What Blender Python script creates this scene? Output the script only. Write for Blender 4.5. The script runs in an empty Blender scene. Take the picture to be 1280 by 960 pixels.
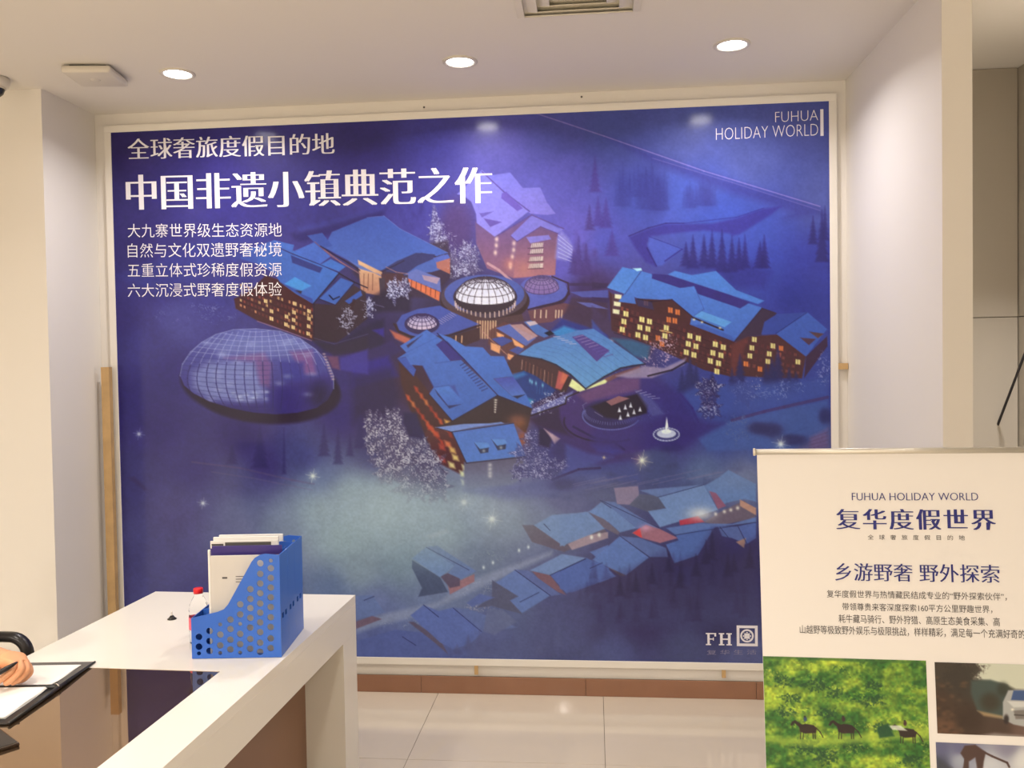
import bpy, bmesh, math, random
import numpy as np
from mathutils import Vector, Matrix

# ------------------------------------------------------------------ camera
FPX, CH, CY = 1073.0, 1.61, -4.1
def _basis():
    d = np.array([742 - 640, 480 - 450, -FPX]); d /= np.linalg.norm(d)
    h = np.array([1, 0.0166, 0.0])
    n = np.cross(d, h); n /= np.linalg.norm(n)
    if n[1] < 0: n = -n
    x = np.cross(d, n)
    return np.stack([x, d, n], 1)           # world -> camera
M = _basis(); CAM = np.array([0, CY, CH])
def on(px, py, axis, val):                  # where a sight line meets an axis-aligned plane
    r = M.T @ np.array([px - 640, 480 - py, -FPX])
    return CAM + (val - CAM[axis]) / r[axis] * r
def proj(P):                                # (N,3) -> photo pixels
    c = (np.asarray(P, float) - CAM) @ M.T
    return 640 + FPX * c[..., 0] / -c[..., 2], 480 - FPX * c[..., 1] / -c[..., 2]

sc = bpy.context.scene
COL = sc.collection
cam_d = bpy.data.cameras.new('camera'); cam = bpy.data.objects.new('camera', cam_d); COL.objects.link(cam)
cam_d.sensor_width = 36; cam_d.lens = FPX / 1280 * 36; cam_d.clip_start = .05
mw = Matrix([list(M.T[i]) + [CAM[i]] for i in range(3)] + [[0, 0, 0, 1]])
cam.matrix_world = mw
sc.camera = cam

# ------------------------------------------------------------------ world, exposure
w = bpy.data.worlds.new('world'); sc.world = w; w.use_nodes = True
w.node_tree.nodes['Background'].inputs[0].default_value = (1, .93, .84, 1)
w.node_tree.nodes['Background'].inputs[1].default_value = 0.25
sc.view_settings.view_transform = 'Standard'; sc.view_settings.look = 'None'
sc.view_settings.gamma = 1; sc.view_settings.use_curve_mapping = False
sc.view_settings.exposure = 0.12
ALCOVE_W, ROOM_W = 8.8, 1.15
COOL, WARM = (1.0, .94, .94), (1.0, .92, .82)
H = 2.873

# ------------------------------------------------------------------ helpers
def s2l(c):
    return tuple((v / 12.92 if v <= .04045 else ((v + .055) / 1.055) ** 2.4) for v in c)
def rgb(r, g, b): return s2l((r / 255, g / 255, b / 255))
def mat(name, col, rough=.6, metal=0, noise=0, nscale=8, bump=0, bscale=200, emit=None, es=0, trans=0, ior=1.45, coat=0, alpha=1, spec=.5):
    m = bpy.data.materials.new(name); m.use_nodes = True
    nt = m.node_tree; b = nt.nodes['Principled BSDF']
    b.inputs['Base Color'].default_value = (*col, 1); b.inputs['Roughness'].default_value = rough
    b.inputs['Metallic'].default_value = metal; b.inputs['IOR'].default_value = ior
    b.inputs['Transmission Weight'].default_value = trans; b.inputs['Coat Weight'].default_value = coat
    b.inputs['Coat Roughness'].default_value = .05; b.inputs['Alpha'].default_value = alpha
    b.inputs['Specular IOR Level'].default_value = spec
    if emit: b.inputs['Emission Color'].default_value = (*emit, 1); b.inputs['Emission Strength'].default_value = es
    tc = nt.nodes.new('ShaderNodeTexCoord')
    if noise:
        n = nt.nodes.new('ShaderNodeTexNoise'); n.inputs['Scale'].default_value = nscale; n.inputs['Detail'].default_value = 5
        r = nt.nodes.new('ShaderNodeMapRange'); r.inputs['To Min'].default_value = 1 - noise; r.inputs['To Max'].default_value = 1 + noise
        x = nt.nodes.new('ShaderNodeMix'); x.data_type = 'RGBA'; x.blend_type = 'MULTIPLY'; x.inputs[0].default_value = 1
        nt.links.new(tc.outputs['Object'], n.inputs['Vector']); nt.links.new(n.outputs['Fac'], r.inputs['Value'])
        x.inputs[6].default_value = (*col, 1); nt.links.new(r.outputs[0], x.inputs[7]); nt.links.new(x.outputs[2], b.inputs['Base Color'])
    if bump:
        n2 = nt.nodes.new('ShaderNodeTexNoise'); n2.inputs['Scale'].default_value = bscale
        bp = nt.nodes.new('ShaderNodeBump'); bp.inputs['Strength'].default_value = bump; bp.inputs['Distance'].default_value = .002
        nt.links.new(tc.outputs['Object'], n2.inputs['Vector']); nt.links.new(n2.outputs['Fac'], bp.inputs['Height']); nt.links.new(bp.outputs[0], b.inputs['Normal'])
    return m
def vmat(name, rough, spec=.5, coat=0, crough=.2):
    m = bpy.data.materials.new(name); m.use_nodes = True; nt = m.node_tree; b = nt.nodes['Principled BSDF']
    a = nt.nodes.new('ShaderNodeVertexColor'); a.layer_name = 'print'
    nt.links.new(a.outputs[0], b.inputs['Base Color']); b.inputs['Roughness'].default_value = rough
    b.inputs['Specular IOR Level'].default_value = spec; b.inputs['Coat Weight'].default_value = coat; b.inputs['Coat Roughness'].default_value = crough
    return m

def setp(o, label=None, cat=None, group=None, kind=None):
    if label: o['label'] = label
    if cat: o['category'] = cat
    if group: o['group'] = group
    if kind: o['kind'] = kind
    return o
def empty(name, loc, rz=0, **k):
    o = bpy.data.objects.new(name, None); o.empty_display_size = .05; COL.objects.link(o)
    o.location = loc; o.rotation_euler = (0, 0, rz); return setp(o, **k)
def link(name, me, m, parent=None, smooth=False, **k):
    if m: me.materials.append(m)
    if smooth: me.polygons.foreach_set('use_smooth', [True] * len(me.polygons))
    o = bpy.data.objects.new(name, me); COL.objects.link(o)
    if parent: o.parent = parent
    return setp(o, **k)
def finish(name, bm, m, parent=None, smooth=False, **k):
    me = bpy.data.meshes.new(name); bmesh.ops.recalc_face_normals(bm, faces=bm.faces); bm.to_mesh(me); bm.free()
    return link(name, me, m, parent, smooth, **k)
def add_box(bm, x0, x1, y0, y1, z0, z1, bev=0, mtx=None):
    g = bmesh.ops.create_cube(bm, size=1); vs = g['verts']
    for v in vs: v.co = Vector(((x0 + x1) / 2 + v.co.x * (x1 - x0), (y0 + y1) / 2 + v.co.y * (y1 - y0), (z0 + z1) / 2 + v.co.z * (z1 - z0)))
    if bev:
        es = list({e for v in vs for e in v.link_edges})
        r = bmesh.ops.bevel(bm, geom=es, offset=bev, segments=2, affect='EDGES', profile=.6); vs = [v for v in {v for f in r['faces'] for v in f.verts} | {v for v in vs if v.is_valid}]
    if mtx: bmesh.ops.transform(bm, matrix=mtx, verts=vs)
def box(name, x0, x1, y0, y1, z0, z1, m, parent=None, bev=0, mtx=None, **k):
    bm = bmesh.new(); add_box(bm, x0, x1, y0, y1, z0, z1, bev, mtx); return finish(name, bm, m, parent, **k)
def lathe(bm, prof, seg=32, mtx=None):
    rings = []
    for r, z in prof:
        if r < 1e-6: rings.append([bm.verts.new((0, 0, z))])
        else: rings.append([bm.verts.new((r * math.cos(2 * math.pi * i / seg), r * math.sin(2 * math.pi * i / seg), z)) for i in range(seg)])
    for a, b in zip(rings, rings[1:]):
        for i in range(seg):
            j = (i + 1) % seg
            if len(a) == 1 and len(b) == 1: continue
            if len(a) == 1: bm.faces.new((a[0], b[i], b[j]))
            elif len(b) == 1: bm.faces.new((a[i], a[j], b[0]))
            else: bm.faces.new((a[i], a[j], b[j], b[i]))
    if mtx: bmesh.ops.transform(bm, matrix=mtx, verts=[v for r in rings for v in r])
def tube(bm, pts, rad, seg=10, cap=True, sx=1):
    pts = [Vector(p) for p in pts]; rads = rad if isinstance(rad, (list, tuple)) else [rad] * len(pts)
    rings = []; prev = None
    for i, p in enumerate(pts):
        t = (pts[min(i + 1, len(pts) - 1)] - pts[max(i - 1, 0)]).normalized()
        if prev is None:
            up = Vector((0, 0, 1)) if abs(t.z) < .9 else Vector((1, 0, 0)); a = t.cross(up).normalized()
        else: a = (prev - t * prev.dot(t)).normalized()
        prev = a; b = t.cross(a)
        rings.append([bm.verts.new(p + (a * math.cos(2 * math.pi * k / seg) * sx + b * math.sin(2 * math.pi * k / seg)) * rads[i]) for k in range(seg)])
    for A, B in zip(rings, rings[1:]):
        for k in range(seg): bm.faces.new((A[k], A[(k + 1) % seg], B[(k + 1) % seg], B[k]))
    if cap: bm.faces.new(rings[0][::-1]); bm.faces.new(rings[-1])
def slab(bm, pts, z0, z1):                   # extruded polygon in xy
    a = [bm.verts.new((p[0], p[1], z0)) for p in pts]; b = [bm.verts.new((p[0], p[1], z1)) for p in pts]
    bm.faces.new(a[::-1]); bm.faces.new(b); n = len(pts)
    for i in range(n): bm.faces.new((a[i], a[(i + 1) % n], b[(i + 1) % n], b[i]))

# ------------------------------------------------------------------ materials
m_wall = mat('painted_wall', (.80, .77, .72), .55, noise=.015, nscale=2, bump=.05)
m_ceil = mat('painted_ceiling', (.78, .745, .68), .8, noise=.01, nscale=2, bump=.04)
m_tile = mat('polished_floor_tile', (.62, .54, .43), .055, noise=.05, nscale=3, spec=.6)
m_grout = mat('tile_grout', (.16, .13, .10), .8, noise=.1)
m_skirt = mat('brown_skirting_tile', (.30, .15, .09), .05, noise=.12, nscale=6, spec=.6)
m_stone = mat('grey_stone_panel', (.42, .38, .31), .35, noise=.06, nscale=2)
m_white = mat('white_lacquer', (.82, .79, .72), .16, spec=.5, noise=.01)
m_apron = mat('white_lacquer_side', (.80, .77, .70), .3, noise=.01)
m_brown = mat('brown_laminate', (.24, .12, .065), .3, noise=.08, nscale=5)
m_glass = mat('brown_tinted_glass', (.40, .27, .17), .02, metal=.92, noise=.01, nscale=2)
m_frame = mat('white_frame_wood', (.82, .79, .72), .4, noise=.02)
m_wood = mat('raw_pine_wood', (.56, .37, .17), .6, noise=.25, nscale=14)
m_blue = mat('blue_plastic', rgb(52, 104, 200), .32, noise=.03)
m_paper = mat('white_paper', (.82, .81, .78), .7, noise=.01)
m_paper2 = mat('grey_paper', (.60, .58, .55), .7, noise=.03, nscale=30)
m_purple = mat('purple_print', rgb(58, 44, 120), .4, noise=.05)
m_black = mat('black_leather', (.018, .017, .018), .35, bump=.2, bscale=400, noise=.1)
m_blackp = mat('black_plastic', (.016, .014, .015), .3, noise=.1)
m_dgrey = mat('dark_grey_leather', (.10, .095, .09), .45, noise=.1)
m_chrome = mat('chrome', (.75, .74, .72), .12, metal=1, noise=.01)
m_plw = mat('white_plastic', (.66, .62, .55), .4, noise=.01)
m_alu = mat('brushed_aluminium', (.62, .60, .55), .35, metal=.6, noise=.03)
m_text = mat('white_ink', (.80, .79, .85), .4, noise=.01)
m_textd = mat('faded_white_ink', (.22, .21, .34), .4, noise=.01)
m_navy = mat('navy_ink', rgb(40, 44, 120), .5, noise=.01)
m_ink = mat('grey_ink', rgb(75, 72, 74), .5, noise=.01)
m_banner = mat('white_banner_film', (.74, .72, .71), .35, noise=.01, nscale=2)
m_skin = mat('skin', rgb(222, 160, 118), .5, noise=.06, nscale=40, bump=.1)
m_shirt = mat('dark_cloth', (.03, .03, .045), .85, noise=.1)
m_trous = mat('black_cloth', (.015, .015, .018), .9, noise=.1)
m_hair = mat('black_hair', (.01, .009, .008), .5, noise=.2)
m_lens = mat('lamp_diffuser', (.9, .9, .9), .4, emit=(1, .96, .97), es=14)
m_red = mat('red_cap_plastic', rgb(225, 30, 40), .35, noise=.02)
m_pink = mat('pink_label', rgb(235, 100, 120), .5, noise=.02)
m_pet = mat('clear_pet', (.97, .97, .97), .04, trans=1, ior=1.12)
m_dome = mat('smoked_dome', (.02, .022, .025), .08, noise=.05)
m_vent = mat('vent_plastic', (.74, .70, .60), .45, noise=.01)

# ------------------------------------------------------------------ structure
XL, XR, YB = -2.46, 1.168, 0.0             # alcove sides, back wall
RX0, RX1, RY0 = -4.4, 1.90, -8.6           # whole room
CY_COL, YLF = -1.09, -.418                 # column front, left pier front
PX2 = 1.265
K = dict(kind='structure')
def holed_slab(name, x0, x1, y0, y1, z0, z1, m): return box(name, x0, x1, y0, y1, z0, z1, m, **K)
# floor: grout bed + recessed-joint tiles (parts)
fl = box('floor', RX0, RX1, RY0, YB + .0, -.06, -.0025, m_grout, **K)
T = .8; gx = .25 - .0; 
j1 = on(755, 900, 2, 0)[0]; jy = on(540, 950, 2, 0)[1]
tile_me = {}
xs = []; x = j1
while x > RX0: x -= T
while x < RX1: xs.append(x); x += T
ys = []; y = jy
while y > RY0: y -= T
while y < YB: ys.append(y); y += T
for xa in xs:
    for ya in ys:
        x0, x1, y0, y1 = max(xa, RX0) + .001, min(xa + T, RX1) - .001, max(ya, RY0) + .001, min(ya + T, YB) - .001
        if x1 - x0 < .01 or y1 - y0 < .01: continue
        key = (round(x1 - x0, 3), round(y1 - y0, 3))
        if key not in tile_me:
            bm = bmesh.new(); add_box(bm, 0, x1 - x0, 0, y1 - y0, -.0024, 0, bev=.0008)
            me = bpy.data.meshes.new('tile'); bmesh.ops.recalc_face_normals(bm, faces=bm.faces); bm.to_mesh(me); bm.free(); me.materials.append(m_tile); tile_me[key] = me
        o = bpy.data.objects.new('tile', tile_me[key]); COL.objects.link(o); o.location = (x0, y0, 0); o.parent = fl
ceil = box('ceiling', RX0, RX1, RY0, YB + .1, H, H + .1, m_ceil, **K)
box('wall_back', XL - .1, RX1 + .1, YB, YB + .1, 0, H, m_wall, **K)
box('wall_left_pier', RX0, XL, YLF, YB + .1, 0, H, m_wall, **K)
box('wall_left', RX0 - .1, RX0, RY0, YLF, 0, H, m_wall, **K)
box('wall_right_partition', XR, PX2, CY_COL, YB, 0, H, m_wall, **K)
box('wall_front', RX0, RX1, RY0 - .1, RY0, 0, H, m_wall, **K)
# grey stone cladding behind the partition and along the right side: panels
wr = box('wall_right', RX1, RX1 + .1, RY0, YB, 0, H, m_stone, **K)
zseam = on(1240, 394, 1, -.3)[2]
for y0 in (-.9, -1.8, -2.7, -3.6):
    for z0, z1 in ((0, zseam), (zseam, H)):
        box('stone_panel', RX1 - .012, RX1 - .0005, y0 + .002, min(y0 + .896, -.02), z0 + .002, z1 - .002, m_stone, wr, bev=.001)
wb2 = box('wall_corridor_end', PX2, RX1 - .013, YB - .06, YB - .001, 0, H, m_stone, **K)
for z0, z1 in ((0, zseam), (zseam, H)):
    box('stone_panel', PX2 + .002, RX1 - .016, YB - .072, YB - .0605, z0 + .002, z1 - .002, m_stone, wb2, bev=.001)
# dropped ceiling over the corridor strip
# brown polished skirting tiles
zb = on(700, 848, 1, -.014)[2]
sk = box('baseboard_back', XL, XR, -.008, -.0005, 0, zb - .001, m_grout, **K)
x = XL
while x < XR - .01:
    x1 = min(x + .8, XR)
    box('skirting_tile', x + .0008, x1 - .0008, -.015, -.0081, .0005, zb, m_skirt, sk, bev=.001); x = x1
for nm, (a, b, c, d) in {'baseboard_left': (XL, XL + .012, YLF, -.016), 'baseboard_right': (XR - .012, XR, CY_COL, -.016)}.items():
    box(nm, a, b, c, d, .0005, zb, m_skirt, **K)
box('baseboard_left_pier', RX0 + .001, XL + .012, YLF - .012, YLF - .0005, .0005, zb, m_skirt, **K)

# ------------------------------------------------------------------ ceiling fittings
def downlight(x, y, watts, col, label, group, spread=150):
    t = empty('ceiling_downlight', (x, y, H), label=label, cat='ceiling light', group=group)
    bm = bmesh.new(); lathe(bm, [(.056, -.002), (.058, -.006), (.070, -.007), (.074, -.003), (.074, 0)], 40); finish('trim_ring', bm, m_plw, t, True)
    bm = bmesh.new(); lathe(bm, [(0, -.006), (.03, -.0055), (.056, -.003), (.056, -.001)], 40); finish('diffuser', bm, m_lens, t, True)
    l = bpy.data.lights.new('lamp', 'AREA'); l.shape = 'DISK'; l.size = .11; l.energy = watts; l.color = col; l.spread = math.radians(spread)
    lo = bpy.data.objects.new('lamp', l); COL.objects.link(lo); lo.parent = t; lo.location = (0, 0, -.012)
    return t
GA = 'downlights over the mural'
for (px, py), lb in zip(((222, 93), (575, 78), (915, 57)), (
        'round recessed white downlight left of the mural, beside the flat white ceiling box',
        'round recessed white downlight at the middle, above the big mural title',
        'round recessed white downlight nearest the right partition wall')):
    p = on(px, py, 2, H - .004); downlight(p[0], p[1], ALCOVE_W, COOL, lb, GA)
GR = 'downlights in the room behind the viewer'
for yy, ws in ((-2.45, (14, 9, 2, 1.5)), (-4.6, (36, 28, 8, 11)), (-6.8, (64, 54, 32, 20))):
    for xx, w_ in zip((-3.12, -1.78, -.44, .90), ws):
        downlight(xx, yy, w_ * ROOM_W, WARM, 'round recessed downlight in the hall ceiling, out of view behind', GR)
downlight(1.74, -1.02, 16 * ROOM_W, COOL, 'added unseen downlight that brightens the corridor behind the right partition', None, 88)  # fill lamp added to lift the dim corridor, narrow spread, no fitting seen

# access point
pa, pb = on(103, 92, 2, H - .03), on(170, 103, 2, H - .03)
t = empty('wireless_access_point', (-2.09, -.60, H), math.radians(8), label='flat white square box with rounded corners on the ceiling, left of the downlight', cat='ceiling box')
bm = bmesh.new(); add_box(bm, -.10, .10, -.10, .10, -.038, -.008, bev=.012); finish('cover', bm, m_plw, t, True)
box('mounting_plate', -.075, .075, -.075, .075, -.008, 0, m_dgrey, t)
bm = bmesh.new(); lathe(bm, [(0, -.0405), (.018, -.0400), (.02, -.038)], 24); finish('centre_cap', bm, m_plw, t, True)

# dome security camera
p = on(-4, 99, 2, H)
t = empty('security_camera', (p[0], p[1] - .02, H), label='white dome security camera with black lens at the top left corner', cat='camera')
bm = bmesh.new(); lathe(bm, [(0, 0), (.062, 0), (.064, -.02), (.058, -.036), (.044, -.042), (0, -.042)], 36); finish('base', bm, m_plw, t, True)
bm = bmesh.new(); lathe(bm, [(.042, -.040), (.041, -.052), (.035, -.068), (.022, -.080), (0, -.084)], 36); finish('dome', bm, m_dome, t, True)
bm = bmesh.new(); lathe(bm, [(.0425, -.040), (.046, -.041), (.046, -.047), (.0422, -.048)], 36); finish('bezel', bm, m_plw, t, True)

# air conditioning cassette / ceiling diffuser
vx0 = on(647, 21, 2, H)[0]; vx1 = on(800, 13, 2, H)[0]; vy = on(720, 17, 2, H)[1]; S = vx1 - vx0
t = empty('ceiling_vent', ((vx0 + vx1) / 2, vy - S / 2, H), label='square off-white ceiling air diffuser with stepped louvres at the top edge', cat='air vent')
def ringplate(bm, r0, r1, z0, z1, th=.004):
    o = [(-r0, -r0), (r0, -r0), (r0, r0), (-r0, r0)]; i = [(-r1, -r1), (r1, -r1), (r1, r1), (-r1, r1)]
    A = [bm.verts.new((*p, z0)) for p in o]; B = [bm.verts.new((*p, z1)) for p in i]
    C = [bm.verts.new((*p, z0 + th)) for p in o]; D = [bm.verts.new((*p, z1 + th)) for p in i]
    for k in range(4):
        j = (k + 1) % 4
        bm.faces.new((A[k], A[j], B[j], B[k])); bm.faces.new((C[j], C[k], D[k], D[j])); bm.faces.new((A[j], A[k], C[k], C[j])); bm.faces.new((B[k], B[j], D[j], D[k]))
h2 = S / 2
bm = bmesh.new(); ringplate(bm, h2, h2 - .028, -.006, -.016, .006); finish('frame', bm, m_vent, t)
for k in range(3):
    r = h2 - .040 - k * .045
    bm = bmesh.new(); ringplate(bm, r, r - .038, -.002, -.020 + .002 * k, .003); finish('louvre', bm, m_vent, t)
box('core_panel', -.045, .045, -.045, .045, -.018, -.012, m_vent, t, bev=.003)
box('backing', -h2 + .03, h2 - .03, -h2 + .03, h2 - .03, -.0018, -.0004, m_vent, t)

# ------------------------------------------------------------------ print painter
rs = np.random.RandomState(7)
class Canvas:
    """paints sRGB colours at the vertices of a print, addressed by (X, Y) arrays"""
    def __init__(s, X, Y): s.X, s.Y = X, Y; s.C = np.zeros(X.shape + (3,)); s.ws = None
    def win(s, x0, x1, y0, y1):
        ny, nx = s.X.shape; r = s.Y[:, nx // 2]; c = s.X[ny // 2]
        dy = 24
        j0, j1 = np.searchsorted(c, x0 - 8), np.searchsorted(c, x1 + 8)
        i0, i1 = np.searchsorted(r, y0 - dy - 6), np.searchsorted(r, y1 + dy + 6)
        return slice(max(i0, 0), i1), slice(max(j0, 0), j1)
    def blend(s, w, a, col):
        col = np.asarray(col, float) / 255. if not isinstance(col, np.ndarray) else col
        s.C[w] = s.C[w] * (1 - a[..., None]) + col * a[..., None]
    def mask(s, pts, soft):
        P = np.asarray(pts, float); w = s.win(P[:, 0].min(), P[:, 0].max(), P[:, 1].min(), P[:, 1].max())
        X, Y = s.X[w], s.Y[w]
        if X.size == 0: return w, np.zeros(X.shape)
        ins = np.zeros(X.shape, bool); d = np.full(X.shape, 1e9)
        for (xa, ya), (xb, yb) in zip(P, np.roll(P, -1, 0)):
            if ya != yb:
                c = ((ya > Y) != (yb > Y)) & (X < (xb - xa) * (Y - ya) / (yb - ya) + xa); ins ^= c
            L = (xb - xa) ** 2 + (yb - ya) ** 2 + 1e-9; tt = np.clip(((X - xa) * (xb - xa) + (Y - ya) * (yb - ya)) / L, 0, 1)
            d = np.minimum(d, np.hypot(X - xa - tt * (xb - xa), Y - ya - tt * (yb - ya)))
        sd = np.where(ins, d, -d)
        return w, np.clip(sd / soft * .5 + .5, 0, 1)
    def poly(s, pts, col, a=1, soft=.6, col2=None, axis=1, edge=None, ew=.9, tex=0):
        w, m = s.mask(pts, soft); P = np.asarray(pts, float)
        c = np.asarray(col, float) / 255. * np.ones(m.shape + (3,))
        if col2 is not None:
            q = (s.Y if axis else s.X)[w]; lo, hi = P[:, axis].min(), P[:, axis].max(); t = np.clip((q - lo) / (hi - lo), 0, 1)[..., None]
            c = c * (1 - t) + np.asarray(col2, float) / 255. * t
        if tex: c = c * (1 + tex * (fbm(s.X[w], s.Y[w], 5) - .5))[..., None]
        s.blend(w, m * a, c)
        if edge is not None: s.line(list(pts) + [pts[0]], edge, ew, a * .8)
    def line(s, pts, col, wd=1, a=1):
        for (xa, ya), (xb, yb) in zip(pts, pts[1:]):
            w = s.win(min(xa, xb) - wd, max(xa, xb) + wd, min(ya, yb) - wd, max(ya, yb) + wd); X, Y = s.X[w], s.Y[w]
            L = (xb - xa) ** 2 + (yb - ya) ** 2 + 1e-9; tt = np.clip(((X - xa) * (xb - xa) + (Y - ya) * (yb - ya)) / L, 0, 1)
            d = np.hypot(X - xa - tt * (xb - xa), Y - ya - tt * (yb - ya)); s.blend(w, np.clip(wd / 2 - d + .5, 0, 1) * a, col)
    def blob(s, x, y, rx, ry, col, a=1, p=2):
        w = s.win(x - rx * 2.4, x + rx * 2.4, y - ry * 2.4, y + ry * 2.4); X, Y = s.X[w], s.Y[w]
        r = np.sqrt(((X - x) / rx) ** 2 + ((Y - y) / ry) ** 2); s.blend(w, np.exp(-r ** p) * a, col)
    def ell(s, x, y, rx, ry, col, a=1, soft=.7, rot=0):
        t = np.linspace(0, 2 * np.pi, 40, endpoint=False); c, n = math.cos(rot), math.sin(rot)
        s.poly([(x + rx * np.cos(q) * c - ry * np.sin(q) * n, y + rx * np.cos(q) * n + ry * np.sin(q) * c) for q in t], col, a, soft)
    def ring(s, x, y, rx, ry, col, wd=1, a=1, t0=0, t1=360, n=40):
        t = np.radians(np.linspace(t0, t1, n)); s.line([(x + rx * math.cos(q), y + ry * math.sin(q)) for q in t], col, wd, a)
    def speck(s, x, y, rx, ry, col, dens=.5, a=.9, sc=2.2, dark=None):    # frosted tree: bright grains in a soft oval
        w = s.win(x - rx * 1.3, x + rx * 1.3, y - ry * 1.3, y + ry * 1.3); X, Y = s.X[w], s.Y[w]
        ang = np.arctan2(Y - y, X - x); r = np.hypot((X - x) / rx, (Y - y) / ry) * (1 + .18 * np.sin(ang * 7 + x) + .12 * np.sin(ang * 13 + y))
        base = np.clip((1.05 - r) * 4, 0, 1)
        if dark is not None: s.blend(w, base * .6, dark)
        sc = sc * .8; n = vnoise(X + 31, Y, sc) * .5 + vnoise(X, Y + 77, sc * .55) * .25 + vnoise(X + 13, Y + 7, sc * 4) * .25
        s.blend(w, base * np.clip((n - (1 - dens)) * 3.2, 0, 1) * a, col)
    def cone(s, x, y, wd, h, col, a=.9):      # dark conifer, (x, y) its foot
        rr = rs
        L = [(x, y - h)]
        k = 7
        for i in range(1, k + 1):
            f = i / k; L += [(x + wd / 2 * f * (1 + .1 * rr.rand()), y - h * (1 - f)), (x + wd / 2 * f * .72, y - h * (1 - f) + .2)]
        R = []
        for i in range(k, 0, -1):
            f = i / k; R += [(x - wd / 2 * f * .72, y - h * (1 - f) + .2), (x - wd / 2 * f * (1 + .1 * rr.rand()), y - h * (1 - f))]
        s.poly(L + R, col, a, 1.6)
    def wins(s, q, nc, nr, cols, p=.5, fw=.42, fh=.5, a=.95, seed=1):
        r = np.random.RandomState(seed); q = np.asarray(q, float)
        B = lambda u, v: tuple(q[0] * (1 - u) * (1 - v) + q[1] * u * (1 - v) + q[2] * u * v + q[3] * (1 - u) * v)
        for i in range(nc):
            for j in range(nr):
                if r.rand() > p: continue
                u, v = (i + .5) / nc, (j + .5) / nr; du, dv = fw / nc / 2, fh / nr / 2
                s.poly([B(u - du, v - dv), B(u + du, v - dv), B(u + du, v + dv), B(u - du, v + dv)], cols[r.randint(len(cols))], a, .5)
                s.line([B(u, v - dv), B(u, v + dv)], (70, 35, 35), .5, .7)
    def star(s, x, y, r, col, a=1):
        s.blob(x, y, r * .9, r * .9, col, a * .45); s.blob(x, y, r * .35, r * .35, (250, 250, 235), a)
        for k in range(4):
            t = math.pi / 4 * k + .2; l = r * (1.5 if k % 2 == 0 else .9)
            s.line([(x - l * math.cos(t), y - l * math.sin(t)), (x + l * math.cos(t), y + l * math.sin(t))], col, .6, a * .5)
_G = np.random.RandomState(3).rand(256, 256)
def vnoise(X, Y, sc):
    x, y = X / sc, Y / sc; xi, yi = np.floor(x).astype(int), np.floor(y).astype(int); fx, fy = x - xi, y - yi
    fx, fy = fx * fx * (3 - 2 * fx), fy * fy * (3 - 2 * fy); g = lambda i, j: _G[i & 255, j & 255]
    return (g(yi, xi) * (1 - fx) + g(yi, xi + 1) * fx) * (1 - fy) + (g(yi + 1, xi) * (1 - fx) + g(yi + 1, xi + 1) * fx) * fy
def fbm(X, Y, sc): return .5 * vnoise(X, Y, sc) + .3 * vnoise(X + 50, Y + 20, sc / 2) + .2 * vnoise(X + 9, Y + 90, sc / 4)
def rbf(C, samples, sig=70):
    num = np.zeros(C.X.shape + (3,)); den = np.full(C.X.shape, 1e-9)
    for x, y, c in samples:
        r2 = ((C.X - x) ** 2 + (C.Y - y) ** 2) / sig ** 2; wgt = 1 / (r2 + .08) ** 1.6
        num += wgt[..., None] * (np.array(c) / 255.); den += wgt
    C.C = num / den[..., None]
def print_mesh(name, U, V, place, C, m, parent, gain=1.0):
    ny, nx = U.shape
    me = bpy.data.meshes.new(name); co = place(U, V).reshape(-1, 3).astype(np.float32)
    me.vertices.add(nx * ny); me.vertices.foreach_set('co', co.ravel())
    i = (np.arange(ny - 1)[:, None] * nx + np.arange(nx - 1)[None]).ravel()
    F = np.stack([i, i + nx, i + nx + 1, i + 1], 1).astype(np.int32)
    me.loops.add(F.size); me.loops.foreach_set('vertex_index', F.ravel())
    me.polygons.add(len(F)); me.polygons.foreach_set('loop_start', np.arange(0, F.size, 4, dtype=np.int32))
    me.update(calc_edges=True)
    c = np.clip(C.C, 0, 1); lin = np.where(c <= .04045, c / 12.92, ((c + .055) / 1.055) ** 2.4) * gain
    a = me.color_attributes.new('print', 'FLOAT_COLOR', 'POINT'); col = np.ones((nx * ny, 4), np.float32); col[:, :3] = np.clip(lin, 0, .9).reshape(-1, 3)
    a.data.foreach_set('color', col.ravel())
    return link(name, me, m, parent)
ZM = {'A': (420, 150, 4), 'B': (540, 200, 4.8), 'C': (280, 240, 4.8), 'D': (480, 400, 6), 'E': (440, 330, 4), 'F': (740, 320, 4), 'G': (600, 440, 6),
      'H': (140, 380, 4), 'I': (440, 560, 4), 'J': (700, 560, 4), 'K': (440, 700, 4.267), 'L': (840, 400, 4.8), 'M': (440, 480, 5.335), 'N': (740, 120, 4)}
def Z(k, *pts):
    x0, y0, s = ZM[k]; return [(x0 + x / s, y0 + y / s) for x, y in pts]

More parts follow.
